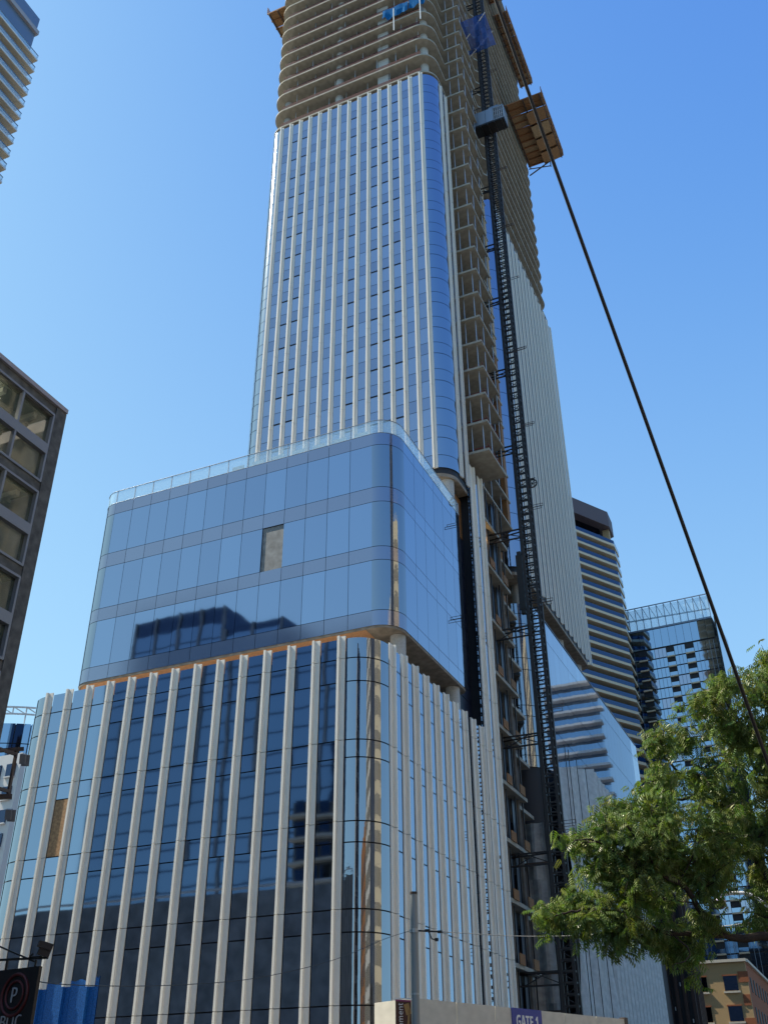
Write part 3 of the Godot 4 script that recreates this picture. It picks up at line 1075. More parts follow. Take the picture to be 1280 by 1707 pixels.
	# pale wrap over the far wing's lower floors
	var W = thing("scaffold_wrap", "pale grey sheeting wrapped round the lower floors beside the hoist mast", "scaffold sheeting", Vector3(-22, 0, -105))
	var front = MB.new()
	var fx = [-24.8, -22.0]
	var nx = 40
	var ny = 20
	for i in nx:
		for j in ny:
			var q2 = []
			for e in [[0, 0], [1, 0], [1, 1], [0, 1]]:
				var u2: float = float(i + e[0]) / nx
				var v2: float = float(j + e[1]) / ny
				var zf: float = lerpf(-87.4, -100.7, u2)
				var xx: float = -21.95 + 0.22 * sin(u2 * 26.0 + 1.6 * sin(v2 * 3.0)) + 0.28 * sin(u2 * 9.0 - v2 * 8.0)
				q2.append(Vector3(xx, lerpf(0.15, 29.0 + 3.4 * u2, v2), zf))
			front.quad(q2[0], q2[1], q2[2], q2[3], Vector3(1, 0, 0))
	part(W, "loose_sheet", front.mesh(), M.white_wrap)
	for zr in [-88.4, -89.6, -92.5, -96.0]:
		part(W, "rope", bx(0.06, 31.0, 0.06), M.cable_black, Vector3(-21.35, 15.6, zr))
	for k in 14:
		var z = -100.75 - 1.74 * (k + 0.5)
		var yt = 32.4 - 0.15 * k
		var sh = MB.new()
		sh.prism(PackedVector2Array([Vector2(-22.3, z + 0.83), Vector2(-21.9, z + 0.80), Vector2(-21.66, z + 0.5), Vector2(-21.76, z), Vector2(-21.62, z - 0.5), Vector2(-21.9, z - 0.80), Vector2(-22.3, z - 0.83)]), 0.15, yt, true, false)
		part(W, "ribbed_sheet", sh.mesh(), M.white_wrap)
	# grey sheet in the open bay
	var S = thing("debris_sheet", "dull grey sheet hanging in the open bay left of the mast", "debris sheet", Vector3(-22.9, 0, -82))
	var sm2 = MB.new()
	for i in 8:
		for j in 10:
			var q3 = []
			for e in [[0, 0], [1, 0], [1, 1], [0, 1]]:
				var u3: float = (i + e[0]) / 8.0
				var v3: float = (j + e[1]) / 10.0
				q3.append(Vector3(lerpf(-23.9, -22.1, u3), lerpf(0.15, 22.7, v3), -81.6 + 0.16 * sin(u3 * 8.0 + v3 * 5.0) + 0.12 * sin(v3 * 19.0 - u3 * 4.0)))
			sm2.quad(q3[0], q3[1], q3[2], q3[3], Vector3(0, 0, 1))
	part(S, "sheet", sm2.mesh(), M.debris_grey)
	part(S, "edge_pole", cyl(0.09, 30, 8), M.white_panel, Vector3(-21.75, 15.1, -81.4))
	for yy in [6.0, 8.6, 11.2, 19.4]:
		part(S, "batten", bx(2.4, 0.12, 0.1), M.rust_steel, Vector3(-22.9, yy, -81.2))


# ---------------------------------------------------------------- the office building at the left
func build_left_office() -> void:
	var X = -18.6
	var ze = -17.95
	var T = thing("office_building", "grey concrete office building with wide windows at the left edge", "building", Vector3(-50, 0, 5))
	var body = MB.new()
	body.box(Vector3((X - 4.0 - 95) / 2, 9.8, (ze + 34) / 2), Vector3(95 + X - 4.0, 19.6, 34 - ze))
	body.box(Vector3(X - 2.1, 9.8, ze + 0.15), Vector3(3.9, 19.6, 0.3))
	part(T, "wall", body.mesh(), M.dark_wall)
	# corner pier and roof edge
	part(T, "corner_pier", bx(0.34, 19.8, 0.42), M.precast, Vector3(X - 0.13, 10.0, ze + 0.16))
	part(T, "roof_coping", bx(0.36, 0.15, 52), M.precast_edge, Vector3(X - 0.1, 20.0, ze + 25.95))
	part(T, "roof_edge", bx(0.3, 0.42, 51.6), M.precast, Vector3(X - 0.16, 19.72, ze + 26.1))
	part(T, "north_coping", bx(78, 0.17, 0.34), M.white_panel, Vector3(X - 39.4, 20.03, ze + 0.06))
	part(T, "roof_slab", bx(4.2, 0.25, 51.6), M.office_dim, Vector3(X - 2.3, 19.66, ze + 26.2))
	var fh = 2.73
	for k in 7:
		var head = 19.55 - fh * k
		# floor band between the storeys, transom band in the middle of each window
		part(T, "floor_band", bx(0.26, 0.36, 51.6), M.precast, Vector3(X - 0.12, head - 2.55, ze + 26.1))
		part(T, "transom_panel", bx(0.16, 0.33, 51.2), M.window_frame_grey, Vector3(X - 0.03, head - 1.22, ze + 26.0))
		part(T, "ceiling", bx(4.0, 0.12, 51.4), M.office_dim, Vector3(X - 2.2, head + 0.0, ze + 26.2))
		part(T, "office_floor", bx(4.0, 0.2, 51.4), M.office_dim, Vector3(X - 2.2, head - 2.62, ze + 26.2))
		part(T, "head_rail", bx(0.14, 0.07, 51.2), M.window_frame_grey, Vector3(X - 0.02, head + 0.03, ze + 26.0))
		part(T, "sill_rail", bx(0.14, 0.07, 51.2), M.window_frame_grey, Vector3(X - 0.02, head - 2.33, ze + 26.0))
		for j in 9:
			var z = ze + 0.42 + 1.27 * j
			part(T, "mullion", bx(0.13, 2.36, 0.07), M.window_frame_grey, Vector3(X - 0.02, head - 1.15, z))
			part(T, "window_pane", bx(0.02, 1.02, 1.19), M.office_glass, Vector3(X - 0.1, head - 0.53, z + 0.635), tilt(0.15))
			part(T, "window_pane", bx(0.02, 0.92, 1.19), M.office_glass, Vector3(X - 0.1, head - 1.85, z + 0.635), tilt(0.15))
			part(T, "ceiling_beam", bx(3.6, 0.16, 0.14), M.office_beam, Vector3(X - 2.1, head - 0.14, z + 0.4))
		for j in 3:
			part(T, "ceiling_runner", bx(0.12, 0.12, 30), M.office_beam, Vector3(X - 0.9 - 1.0 * j, head - 0.12, ze + 15.5))
		if k == 0 or k == 1:
			for j in 2:
				part(T, "fluorescent_tube_light", bx(0.07, 0.05, 1.5), M.tube_light, Vector3(X - 0.55 - 0.12 * j, head - 0.30 - (0.3 if k else 0.0), ze + 2.75 + 0.6 * k))
	for k in 2:
		glow(Vector3(X - 0.6, 19.15 - (fh + 0.3) * k, ze + 2.75 + 0.6 * k), Color(1.0, 0.97, 0.84), 0.35, 0.3)
	# floodlight bracket on the office's end wall
	var F = thing("floodlight", "rusty floodlight bracket with pale lamp boxes on the office's end wall", "floodlight", Vector3(-19.75, 8.9, ze - 0.1))
	var fr = MB.new()
	fr.bar(Vector3(-19.8, 10.25, -19.85), Vector3(-19.8, 8.9, -19.85), 0.07)
	fr.bar(Vector3(-20.3, 10.12, -19.4), Vector3(-19.65, 10.26, -19.95), 0.09)
	fr.bar(Vector3(-20.3, 8.88, -19.4), Vector3(-19.7, 8.96, -19.9), 0.12)
	fr.bar(Vector3(-19.8, 9.1, -19.85), Vector3(-19.8, 9.0, ze), 0.08)
	fr.bar(Vector3(-19.8, 10.1, -19.85), Vector3(-19.8, 10.0, ze), 0.08)
	part(F, "bracket", fr.mesh(), M.rust_steel)
	for p in [Vector3(-19.62, 9.98, -19.95), Vector3(-19.7, 8.5, -19.9)]:
		var lb = MB.new()
		lb.box(p, Vector3(0.15, 0.26, 0.16), Basis.from_euler(Vector3(0.4, 0.6, 0)))
		lb.box(p + Vector3(0.02, -0.02, -0.09), Vector3(0.2, 0.3, 0.03), Basis.from_euler(Vector3(0.4, 0.6, 0)))
		part(F, "lamp_box", lb.mesh(), M.window_frame_grey)


# ---------------------------------------------------------------- condominium, top left
func build_condo() -> void:
	var X = -115.6
	var Z = -85.0
	var T = thing("condominium_tower", "tall condominium with stacked pale balconies in the upper left corner", "building", Vector3(X - 8, 0, Z + 7))
	var body = MB.new()
	body.box(Vector3(X - 12, 100, Z + 9.5), Vector3(19, 200, 15))
	part(T, "wall", body.mesh(), M.glass_navy)
	part(T, "penthouse_wall", bx(20.6, 7.0, 15.6), M.steel_blue, Vector3(X - 11.5, 193.5, Z + 9.2))
	part(T, "roof_edge", bx(21.6, 1.2, 16.4), M.precast_edge, Vector3(X - 11.4, 196.6, Z + 9.2))
	part(T, "parapet", bx(20.8, 4.5, 15.8), M.steel_blue, Vector3(X - 11.6, 199.3, Z + 9.2))
	for k in 14:
		var y = 188.2 - 3.72 * k
		part(T, "balcony_slab", bx(9, 0.4, 17.5), M.white_panel, Vector3(X - 4.4, y, Z + 8.75))
		part(T, "balcony_soffit", bx(8.8, 0.04, 17.3), M.beige, Vector3(X - 4.4, y - 0.222, Z + 8.75))
		part(T, "balcony_glass", bx(0.04, 1.1, 17.3), M.parapet_glass, Vector3(X + 0.04, y + 0.78, Z + 8.75))
		part(T, "balcony_glass", bx(6, 1.1, 0.04), M.parapet_glass, Vector3(X - 3.0, y + 0.78, Z + 0.1))
		part(T, "handrail", bx(0.14, 0.14, 17.3), M.steel_blue, Vector3(X + 0.04, y + 1.36, Z + 8.75))
		part(T, "window_band", bx(0.2, 2.7, 14), M.glass_navy, Vector3(X - 2.4, y + 1.9, Z + 9.5))


# ---------------------------------------------------------------- far buildings, lower left
func build_far_left() -> void:
	var T = thing("blue_office_tower", "curved blue glass office block with roof trusses behind the podium's left edge", "building", Vector3(-160, 0, -152))
	var cx = -165.0
	var cz = -172.0
	var r = 24.0
	var body = MB.new()
	body.arc(cx, cz, r - 0.4, 0.2, PI - 0.2, 0.1, 73.2, 30, 20.0)
	part(T, "wall", body.mesh(), M.backing)
	for k in 9:
		var y = 73.4 - 4.4 * k
		for i in 20:
			var a = 0.25 + 0.13 * i
			var mb = MB.new()
			mb.arc(cx, cz, r, a + 0.004, a + 0.126, y - 4.3, y - 0.1, 2, 0.1)
			part(T, "window_pane", mb.mesh(), M.glass_condo)
	var truss = MB.new()
	var q = []
	for i in 24:
		var a = 0.3 + 0.11 * i
		q.append(Vector3(cx + (r + 0.6) * cos(a), 75.2, cz + (r + 0.6) * sin(a)))
	for i in 23:
		truss.bar(q[i], q[i + 1], 0.3)
		truss.bar(q[i] + Vector3(0, 1.5, 0), q[i + 1] + Vector3(0, 1.5, 0), 0.3)
		truss.bar(q[i], q[i + 1] + Vector3(0, 1.5, 0), 0.2)
		truss.bar(q[i] + Vector3(0, 1.5, 0), q[i], 0.2)
		if i % 3 == 0:
			truss.bar(q[i], q[i] - Vector3(0, 2, 0), 0.2)
	part(T, "roof_truss", truss.mesh(), M.roof_truss)
	var cr = MB.new()
	var base = Vector3(-160.5, 74, -149)
	for e in [[Vector3(0, 0, 0), Vector3(-7, 9.5, 0)], [Vector3(0, 3.0, 0), Vector3(-7, 12.5, 0)], [Vector3(0, 0, 0), Vector3(0, 3.0, 0)], [Vector3(-2.3, 3.1, 0), Vector3(-2.3, 6.1, 0)], [Vector3(0, 3, 0), Vector3(-2.3, 3.1, 0)], [Vector3(-2.3, 6.1, 0), Vector3(-4.6, 6.2, 0)], [Vector3(-4.6, 6.2, 0), Vector3(-4.6, 9.2, 0)]]:
		cr.bar(base + e[0], base + e[1], 0.35)
	part(T, "roof_crane", cr.mesh(), M.steel_blue)
	# white gridded block before it
	var W = thing("white_grid_building", "white office block with a grid of dark square windows at far left", "building", Vector3(-135, 0, -128))
	var wb = MB.new()
	wb.box(Vector3(-142, 28.5, -136), Vector3(30, 56.8, 14.4))
	part(W, "wall", wb.mesh(), M.white_panel)
	for k in 14:
		for i in 9:
			part(W, "window", bx(2.0, 2.2, 0.3), M.glass_navy, Vector3(-154.5 + 3.2 * i, 54.0 - 4.0 * k, -128.75))
			part(W, "window_sill", bx(2.2, 0.2, 0.5), M.white_panel, Vector3(-154.5 + 3.2 * i, 52.75 - 4.0 * k, -128.6))


# ---------------------------------------------------------------- far buildings, right
func build_right_background() -> void:
	# tower with beige balcony bands
	var T = thing("balcony_tower", "tall residential tower ringed by beige balcony bands behind the fin-clad block", "building", Vector3(-48, 0, -230))
	var k = 222.0
	var c = Vector2(-35.7, -222.0)          # its street corner
	var dir = Vector2(-sin(deg_to_rad(30.8)), cos(deg_to_rad(30.8)))   # band direction, towards the camera and left
	var plan = PackedVector2Array([c, c + dir * 40.0, c + dir * 40.0 + Vector2(-25, -14), c + Vector2(-34, -30), c + Vector2(-6.0, -9.0), c + Vector2(-0.15, -6.0)])
	var inner = PackedVector2Array()
	var mid = c + Vector2(-19, -2)
	for p in plan:
		inner.append(mid + (p - mid) * 0.83)
	var body = MB.new()
	body.prism(inner, 0.1, 132.5, true, false)
	part(T, "wall", body.mesh(), M.glass_navy)
	var sl = MB.new()
	sl.prism(plan, -0.65, 0.0, true, false)
	var slab = sl.mesh()
	var so = MB.new()
	so.prism(plan, -0.62, -0.51, true, false)
	var rl = MB.new()
	for i in plan.size():
		var a = plan[i]
		var b = plan[(i + 1) % plan.size()]
		rl.quad(Vector3(a.x, 0.05, a.y), Vector3(b.x, 0.05, b.y), Vector3(b.x, 1.05, b.y), Vector3(a.x, 1.05, a.y))
	var rail = rl.mesh()
	for f in 40:
		var y = 125.4 - 2.95 * f
		part(T, "balcony_band", slab, M.beige, Vector3(0, y, 0))
		part(T, "balcony_glass", rail, M.glass_balcony, Vector3(0, y, 0))
		# panes and piers of the storey behind the balcony
		if f < 26:
			for j in 7:
				var pp: Vector2 = c + dir * (2.5 + 2.6 * j) + Vector2(-3.1, -0.8)
				part(T, "window_pane", bx(1.5, 2.0, 0.12), M.glass_condo, Vector3(pp.x, y + 1.3, pp.y), Basis.from_euler(Vector3(0, deg_to_rad(59.2 + rng.randf_range(-1.5, 1.5)), 0)))
	var cap = MB.new()
	var capplan = PackedVector2Array()
	for p in plan:
		capplan.append(mid + (p - mid) * 0.97)
	cap.prism(capplan, 130.8, 135.2, true, false)
	part(T, "roof_band", cap.mesh(), M.purple_brown)
	part(T, "corner_pier", bx(1.6, 5.4, 1.6), M.plywood_pale, Vector3(c.x - 1.9, 128.2, c.y - 2.2))
	# blue glass condominium
	var B = thing("blue_glass_condominium", "blue glass condominium with dark balcony columns and an open roof frame", "building", Vector3(-26.5, 0, -235))
	var zb = -235.0
	var bb = MB.new()
	bb.box(Vector3(-29.6, 51.0, zb - 9.2), Vector3(26.4, 101.6, 18))
	part(B, "wall", bb.mesh(), M.backing)
	var cols = [[-42.4, 2.3, 0], [-40.1, 2.3, 0], [-37.8, 1.95, 0], [-35.85, 2.1, 1], [-33.75, 1.95, 0], [-31.8, 2.85, 0], [-28.95, 1.95, 1], [-27.0, 2.65, 0], [-24.35, 2.1, 1], [-22.25, 2.85, 0], [-19.4, 2.95, 0]]
	for f in 34:
		var y = 98.7 - 2.6 * f
		for cc in cols:
			if cc[2] == 0:
				var n = 1
				for i in n:
					var w: float = cc[1] / n
					part(B, "window_pane", bx(w - 0.09, 2.3, 0.12), M.glass_condo if (f * 7 + int(cc[0] * 3)) % 5 != 0 else M.glass_tower, Vector3(cc[0] + w * (i + 0.5), y + 1.25, zb), tilt(0.35))
			else:
				part(B, "balcony_slab", bx(cc[1], 0.32, 1.5), M.beige, Vector3(cc[0] + cc[1] / 2, y - 0.02, zb - 0.5))
				part(B, "balcony_glass", bx(cc[1] - 0.1, 0.9, 0.08), M.glass_condo, Vector3(cc[0] + cc[1] / 2, y + 0.6, zb + 0.1))
	for i in 14:
		part(B, "upper_pane", bx(1.76, 4.9, 0.14), M.glass_condo, Vector3(-41.4 + 1.82 * i, 104.0, zb), tilt(0.3))
	part(B, "upper_wall", bx(25.6, 5.1, 16), M.backing, Vector3(-29.6, 104.3, zb - 8.3))
	var fr = MB.new()
	for i in 15:
		fr.box(Vector3(-42.4 + 1.82 * i, 109.9, zb), Vector3(0.16, 6.7, 0.16))
		fr.box(Vector3(-42.4 + 1.82 * i, 113.1, zb - 4), Vector3(0.14, 0.16, 8))
	fr.box(Vector3(-29.7, 113.2, zb), Vector3(25.6, 0.22, 0.2))
	fr.box(Vector3(-29.7, 106.8, zb + 0.1), Vector3(25.6, 0.45, 0.22))
	fr.bar(Vector3(-40.6, 110.1, zb - 0.3), Vector3(-17.7, 111.9, zb - 6), 0.3)
	part(B, "roof_frame", fr.mesh(), M.steel_blue)
	var mul = MB.new()
	for cc in cols:
		if cc[2] == 0:
			var nn = int(round(cc[1] / 0.95))
			for i in nn - 1:
				mul.box(Vector3(cc[0] + cc[1] * (i + 1) / nn, 56.0, zb + 0.07), Vector3(0.09, 90.0, 0.06))
	var mo = part(B, "mullions", mul.mesh(), M.steel_blue)
	mo.set_meta("kind", "stuff")
	for i in 14:
		part(B, "roof_screen_pane", bx(1.7, 5.9, 0.05), M.parapet_glass, Vector3(-41.5 + 1.82 * i, 109.9, zb - 0.2))
	part(B, "side_wall", bx(0.3, 107, 17), M.glass_condo, Vector3(-16.25, 53.6, zb - 8.8))
	B.rotation.y = deg_to_rad(-3.0)
	# dark brown block with close piers
	var D = thing("brown_piered_building", "dark brown block of close vertical piers beside the pale sheeting", "building", Vector3(-23, 0, -142))
	var db = MB.new()
	db.box(Vector3(-23.2, 13.4, -142.3), Vector3(5.4, 26.6, 5.4))
	part(D, "wall", db.mesh(), M.backing)
	for i in 6:
		part(D, "pier", bx(0.42, 26.8, 0.6), M.brown_metal, Vector3(-25.6 + 0.97 * i, 13.5, -139.4))
	for i in 5:
		for j in 4:
			if (i + j) % 2 == 0:
				part(D, "pier_light", bx(0.12, 0.42, 0.1), M.white_paint, Vector3(-25.1 + 0.97 * i, 21.5 - 3.4 * j - 0.7 * i, -139.5))  # small lights between the piers, drawn in white paint without glow
	for i in 5:
		part(D, "side_pier", bx(0.5, 26.8, 0.42), M.brown_metal, Vector3(-20.45, 13.5, -140.0 - 1.0 * i))
	# small brick building
	var Y = thing("brick_building", "low yellow brick building with square windows and red brick side, lower right", "building", Vector3(-18, 0, -156))
	var zc = -150.0
	part(Y, "front_wall", bx(9.0, 19.4, 0.4), M.brick_yellow, Vector3(-19.6, 9.8, zc - 0.2))
	part(Y, "side_wall", bx(0.4, 19.4, 34), M.brick_red, Vector3(-15.3, 9.8, zc - 17.42))
	for j in 7:
		part(Y, "quoin", bx(0.9 if j % 2 else 1.3, 1.3, 0.1), M.brick_red, Vector3(-15.6, 17.6 - 2.75 * j, zc + 0.03))
	part(Y, "cornice", bx(9.4, 0.35, 0.9), M.stone_pale, Vector3(-19.6, 19.6, zc - 0.05))
	part(Y, "cornice", bx(0.9, 0.35, 34.2), M.stone_pale, Vector3(-15.2, 19.6, zc - 17.6))
	part(Y, "roof", bx(8.4, 0.2, 33), M.roof, Vector3(-19.7, 19.2, zc - 17))
	for f in 5:
		for i in 3:
			var wx: float = [-24.3, -21.2, -17.3][i]
			var wy = 16.9 - 3.6 * f
			var wn = part(Y, "window", bx(1.75, 1.75, 0.12), M.glass_navy, Vector3(wx, wy, zc + 0.015))
			part(wn, "sill", bx(2.1, 0.22, 0.4), M.stone_pale, Vector3(wx, wy - 1.05, zc + 0.1))
			part(wn, "lintel", bx(1.95, 0.16, 0.18), M.brick_red, Vector3(wx, wy + 0.98, zc + 0.06))
		for i in 8:
			part(Y, "side_window", bx(0.1, 1.8, 1.2), M.backing, Vector3(-15.08, 16.9 - 3.6 * f, zc - 3.5 - 3.6 * i))


# ---------------------------------------------------------------- buildings across the streets, which the glass mirrors
func build_mirrored() -> void:
	var T = thing("dark_glass_tower", "dark blue glass office slab mirrored in the podium's front windows", "building", Vector3(-98, 0, 60))
	for b in [[-128.5, -106.0, 93.5], [-106.0, -92.0, 88.0], [-92.0, -66.0, 80.5]]:
		var mb = MB.new()
		mb.box(Vector3((b[0] + b[1]) / 2, b[2] / 2, 62), Vector3(b[1] - b[0], b[2], 24))
		part(T, "wall", mb.mesh(), M.glass_navy)
		var n = int(b[2] / 3.6)
		for k in n:
			part(T, "window_band", bx(b[1] - b[0] - 0.5, 3.3, 0.15), M.glass_podium, Vector3((b[0] + b[1]) / 2, 1.8 + 3.6 * k, 49.9))
		var nx = int((b[1] - b[0]) / 5.5)
		for i in nx + 1:
			part(T, "pier", bx(0.5, b[2], 0.4), M.dark_wall, Vector3(lerpf(b[0] + 0.3, b[1] - 0.3, float(i) / nx), b[2] / 2, 49.7))
	var G = thing("green_balcony_block", "grey-green block with balconies mirrored in the podium's front windows", "building", Vector3(-70, 0, 38))
	var gb = MB.new()
	gb.box(Vector3(-69, 21, 37), Vector3(9, 42, 12))
	part(G, "wall", gb.mesh(), M.precast)
	for k in 13:
		part(G, "balcony_slab", bx(9.6, 0.35, 1.8), M.stone_pale, Vector3(-69, 2.5 + 3.1 * k, 30.2))
		for i in 4:
			part(G, "window", bx(1.6, 1.9, 0.1), M.glass_condo, Vector3(-72.3 + 2.2 * i, 4.1 + 3.1 * k, 30.96), tilt(1.0))
	# buildings along the other side of the side street
	var rowdata = [
		["stone_office_building", "sunlit beige stone office building mirrored in the rounded corner glass", 31.0, -66.0, -42.0, 70.0, "beige", "stone_pale", 3.8, 3.4],
		["black_glass_building", "dark glass office building mirrored as a dark band in the rounded corners", 32.0, -40.5, -27.0, 88.0, "glass_navy", "dark_wall", 3.6, 4.5],
		["pale_office_building", "pale office building with narrow windows mirrored in the rounded corners", 30.5, -25.0, -6.0, 62.0, "white_panel", "stone_pale", 3.5, 2.6],
		["red_brick_building", "red brick building with pale piers mirrored low in the rounded corners", 30.0, -4.5, 24.0, 34.0, "brick_red", "brick_yellow", 4.0, 3.6]]
	for d in rowdata:
		var S = thing(d[0], d[1], "building", Vector3(d[2] + 10, 0, (d[3] + d[4]) / 2))
		var sb = MB.new()
		sb.box(Vector3(d[2] + 10, d[5] / 2, (d[3] + d[4]) / 2), Vector3(20, d[5], d[4] - d[3]))
		part(S, "wall", sb.mesh(), M[d[6]])
		var nw = int((d[4] - d[3]) / d[9])
		var wz = (d[4] - d[3]) / nw
		for k in int(d[5] / d[8]) - 1:
			for i in nw:
				part(S, "window", bx(0.16, d[8] * 0.58, wz * 0.5), M.glass_navy, Vector3(d[2] - 0.02, 3.0 + d[8] * (k + 0.5), d[3] + wz * (i + 0.5)))
		for i in nw + 1:
			part(S, "pier", bx(0.7, d[5] + 0.6, 0.7), M[d[7]], Vector3(d[2] - 0.3, d[5] / 2 + 0.3, d[3] + wz * i))
	var Q = thing("charcoal_office_tower", "charcoal office tower behind the viewer mirrored in the rounded corner glass", "building", Vector3(16, 0, 56))
	var qb = MB.new()
	qb.box(Vector3(16, 36, 56), Vector3(20, 72, 20))
	part(Q, "wall", qb.mesh(), M.dark_wall)
	for k in 19:
		for i in 5:
			part(Q, "window", bx(2.9, 2.5, 0.2), M.glass_navy, Vector3(8.0 + 4.0 * i, 3.0 + 3.7 * k, 45.95))
	# balcony tower to the north-east, mirrored in the far wing
	var C = thing("slab_balcony_tower", "blue grey balcony tower mirrored in the far wing's glass", "building", Vector3(2.5, 0, -215))
	var cb = MB.new()
	cb.box(Vector3(2.5, 42, -222), Vector3(14, 84, 30))
	part(C, "wall", cb.mesh(), M.glass_condo)
	for k in 27:
		part(C, "balcony_slab", bx(15.5, 0.5, 2.6), M.white_panel, Vector3(2.5, 3.1 + 3.1 * k, -206.2))


# ---------------------------------------------------------------- street things
func vec(a: Array) -> Array:
	var o = []
	for p in a:
		o.append(Vector3(p[0], p[1], p[2]))
	return o


func smooth_path(p: Array, per := 6) -> Array:
	var cv = Curve3D.new()
	for i in p.size():
		var t: Vector3 = (p[min(i + 1, p.size() - 1)] - p[max(i - 1, 0)]) / 6.0
		cv.add_point(p[i], -t, t)
	var out = []
	var n = (p.size() - 1) * per
	for i in n + 1:
		out.append(cv.sample(min(i / per, p.size() - 2), float(i) / per - min(i / per, p.size() - 2)))
	return out


func wire(parent: Node3D, called: String, pts: Array, r: float, m: Material, sides := 6) -> MeshInstance3D:
	var mb = MB.new()
	var p = smooth_path(pts)
	var rs = []
	rs.resize(p.size())
	rs.fill(r)
	mb.tube(p, rs, sides)
	return part(parent, called, mb.mesh(), m)


func text_mesh(t: String, size: float, depth: float, bold := 700, italic := false) -> TextMesh:
	var tm = TextMesh.new()
	var f = SystemFont.new()
	f.font_names = PackedStringArray(["Droid Sans"])
	f.font_weight = bold
	f.font_italic = italic
	tm.font = f
	tm.text = t
	tm.font_size = 64
	tm.pixel_size = size / 64.0
	tm.depth = depth
	return tm


func build_street() -> void:
	# overhead cable passing close to the viewer
	var cable = wire(self, "overhead_cable", vec([[-1.19, 10.36, -5.06], [-0.99, 8.745, -6.04], [-0.785, 7.125, -7.03], [-0.582, 5.512, -8.01], [-0.38, 3.90, -8.99], [-0.26, 3.0, -9.55]]), 0.0165, M.cable_black, 8)
	tag(cable, "thick dark cable slanting down in front of the tower and tree", "cable")
	# hoarding with its gate sign
	var H = thing("site_hoarding", "plain beige site hoarding with a sunlit short return beside the pole", "hoarding", Vector3(-8.5, 0, -25))
	var A = Vector3(-10.44, 0, -22.72)
	var B = Vector3(-9.24, 0, -22.15)
	var C = Vector3(-6.30, 0, -29.72)
	var top = 3.92
	var yaw = atan2(-(C - B).z, (C - B).x)
	var turn = Basis(Vector3.UP, yaw)
	var L = B.distance_to(C)
	var n = 6
	var out = turn * Vector3(0, 0, 1)
	for i in n:
		var c = B.lerp(C, (i + 0.5) / n)
		part(H, "hoarding_panel", bx(L / n - 0.018, top - 0.1 + 0.004 * (i % 2), 0.04), M.hoarding, Vector3(c.x, top / 2 + 0.02, c.z), turn)
	var yaw2 = atan2(-(B - A).z, (B - A).x)
	part(H, "hoarding_panel", bx(A.distance_to(B), top - 0.1, 0.04), M.hoarding, Vector3((A.x + B.x) / 2, top / 2 + 0.02, (A.z + B.z) / 2), Basis(Vector3.UP, yaw2))
	for i in 4:
		var pc = B.lerp(C, (i + 0.5) / 4.0) - out * 0.12
		part(H, "back_post", bx(0.1, top - 0.15, 0.1), M.timber, Vector3(pc.x, top / 2, pc.z), turn)
	part(H, "end_post", bx(0.16, top + 0.03, 0.16), M.rust_steel, C - out * 0.05 + Vector3(0, top / 2, 0), turn)
	var G = thing("gate_sign", "blue sign with white letters fixed to the hoarding's top edge", "sign", Vector3(-7.7, 3.4, -25.7))
	var s0 = Vector3(-8.0, 0, -25.2)
	var t0 = (Vector3(s0.x, 0, s0.z) - B).dot((C - B).normalized()) / L
	var t1 = t0 + 1.14 / L
	var gc = B.lerp(C, (t0 + t1) / 2) + out * 0.035
	part(G, "board", bx(1.14, 0.95, 0.02), M.sign_blue, Vector3(gc.x, top - 0.50, gc.z), turn)
	var gt = part(G, "lettering", text_mesh("GATE 1", 0.36, 0.008), M.white_paint, Vector3(gc.x, top - 0.31, gc.z) + out * 0.014, turn * Basis.from_scale(Vector3(0.74, 1, 1)))
	gt.set_meta("label", "white capital letters on the blue board")
	# pole, banner and span wires
	var P = thing("utility_pole", "slim grey utility pole standing before the hoarding, its left side sunlit", "pole", Vector3(-8.57, 0, -20.6))
	var pm = MB.new()
	pm.tube([Vector3(-8.57, 0.05, -20.6), Vector3(-8.57, 3.0, -20.6), Vector3(-8.56, 5.74, -20.6)], [0.105, 0.092, 0.076], 8)
	part(P, "shaft", pm.mesh(), M.pole_grey)
	part(P, "cap", cyl(0.084, 0.05, 8), M.rust_steel, Vector3(-8.56, 5.75, -20.6))
	for yy in [4.98, 5.02, 3.8]:
		part(P, "band", cyl(0.095, 0.035, 12), M.galvanised, Vector3(-8.565, yy, -20.6))
	var hw = MB.new()
	hw.bar(Vector3(-8.48, 5.0, -20.62), Vector3(-8.02, 4.97, -20.78), 0.03)
	hw.bar(Vector3(-8.30, 5.02, -20.7), Vector3(-8.22, 4.84, -20.72), 0.02)
	hw.bar(Vector3(-8.22, 4.84, -20.72), Vector3(-8.10, 4.80, -20.75), 0.02)
	hw.box(Vector3(-8.30, 5.0, -20.68), Vector3(0.10, 0.05, 0.05))
	hw.box(Vector3(-8.05, 4.97, -20.76), Vector3(0.09, 0.05, 0.05))
	hw.box(Vector3(-8.12, 4.82, -20.74), Vector3(0.07, 0.06, 0.05))
	part(P, "wire_clamp", hw.mesh(), M.mast_steel)
	var K = thing("street_banner", "dark brown street banner with white lettering on the pole", "banner", Vector3(-8.8, 3.0, -20.4))
	var bd = Vector3(-0.24, 0, 0.32).normalized()
	var bt = Basis(-bd, Vector3.UP, (-bd).cross(Vector3.UP))
	var bc = Vector3(-8.57, 0, -20.6) + bd * 0.28
	part(K, "cloth", bx(0.36, 1.5, 0.012), M.banner_brown, Vector3(bc.x, 2.93, bc.z), bt)
	part(K, "top_strip", bx(0.36, 0.03, 0.016), M.banner_magenta, Vector3(bc.x, 3.67, bc.z), bt)
	part(K, "arm", bx(0.46, 0.025, 0.025), M.white_paint, Vector3(bc.x + 0.03, 3.705, bc.z - 0.04), bt)
	var bn = bt.z
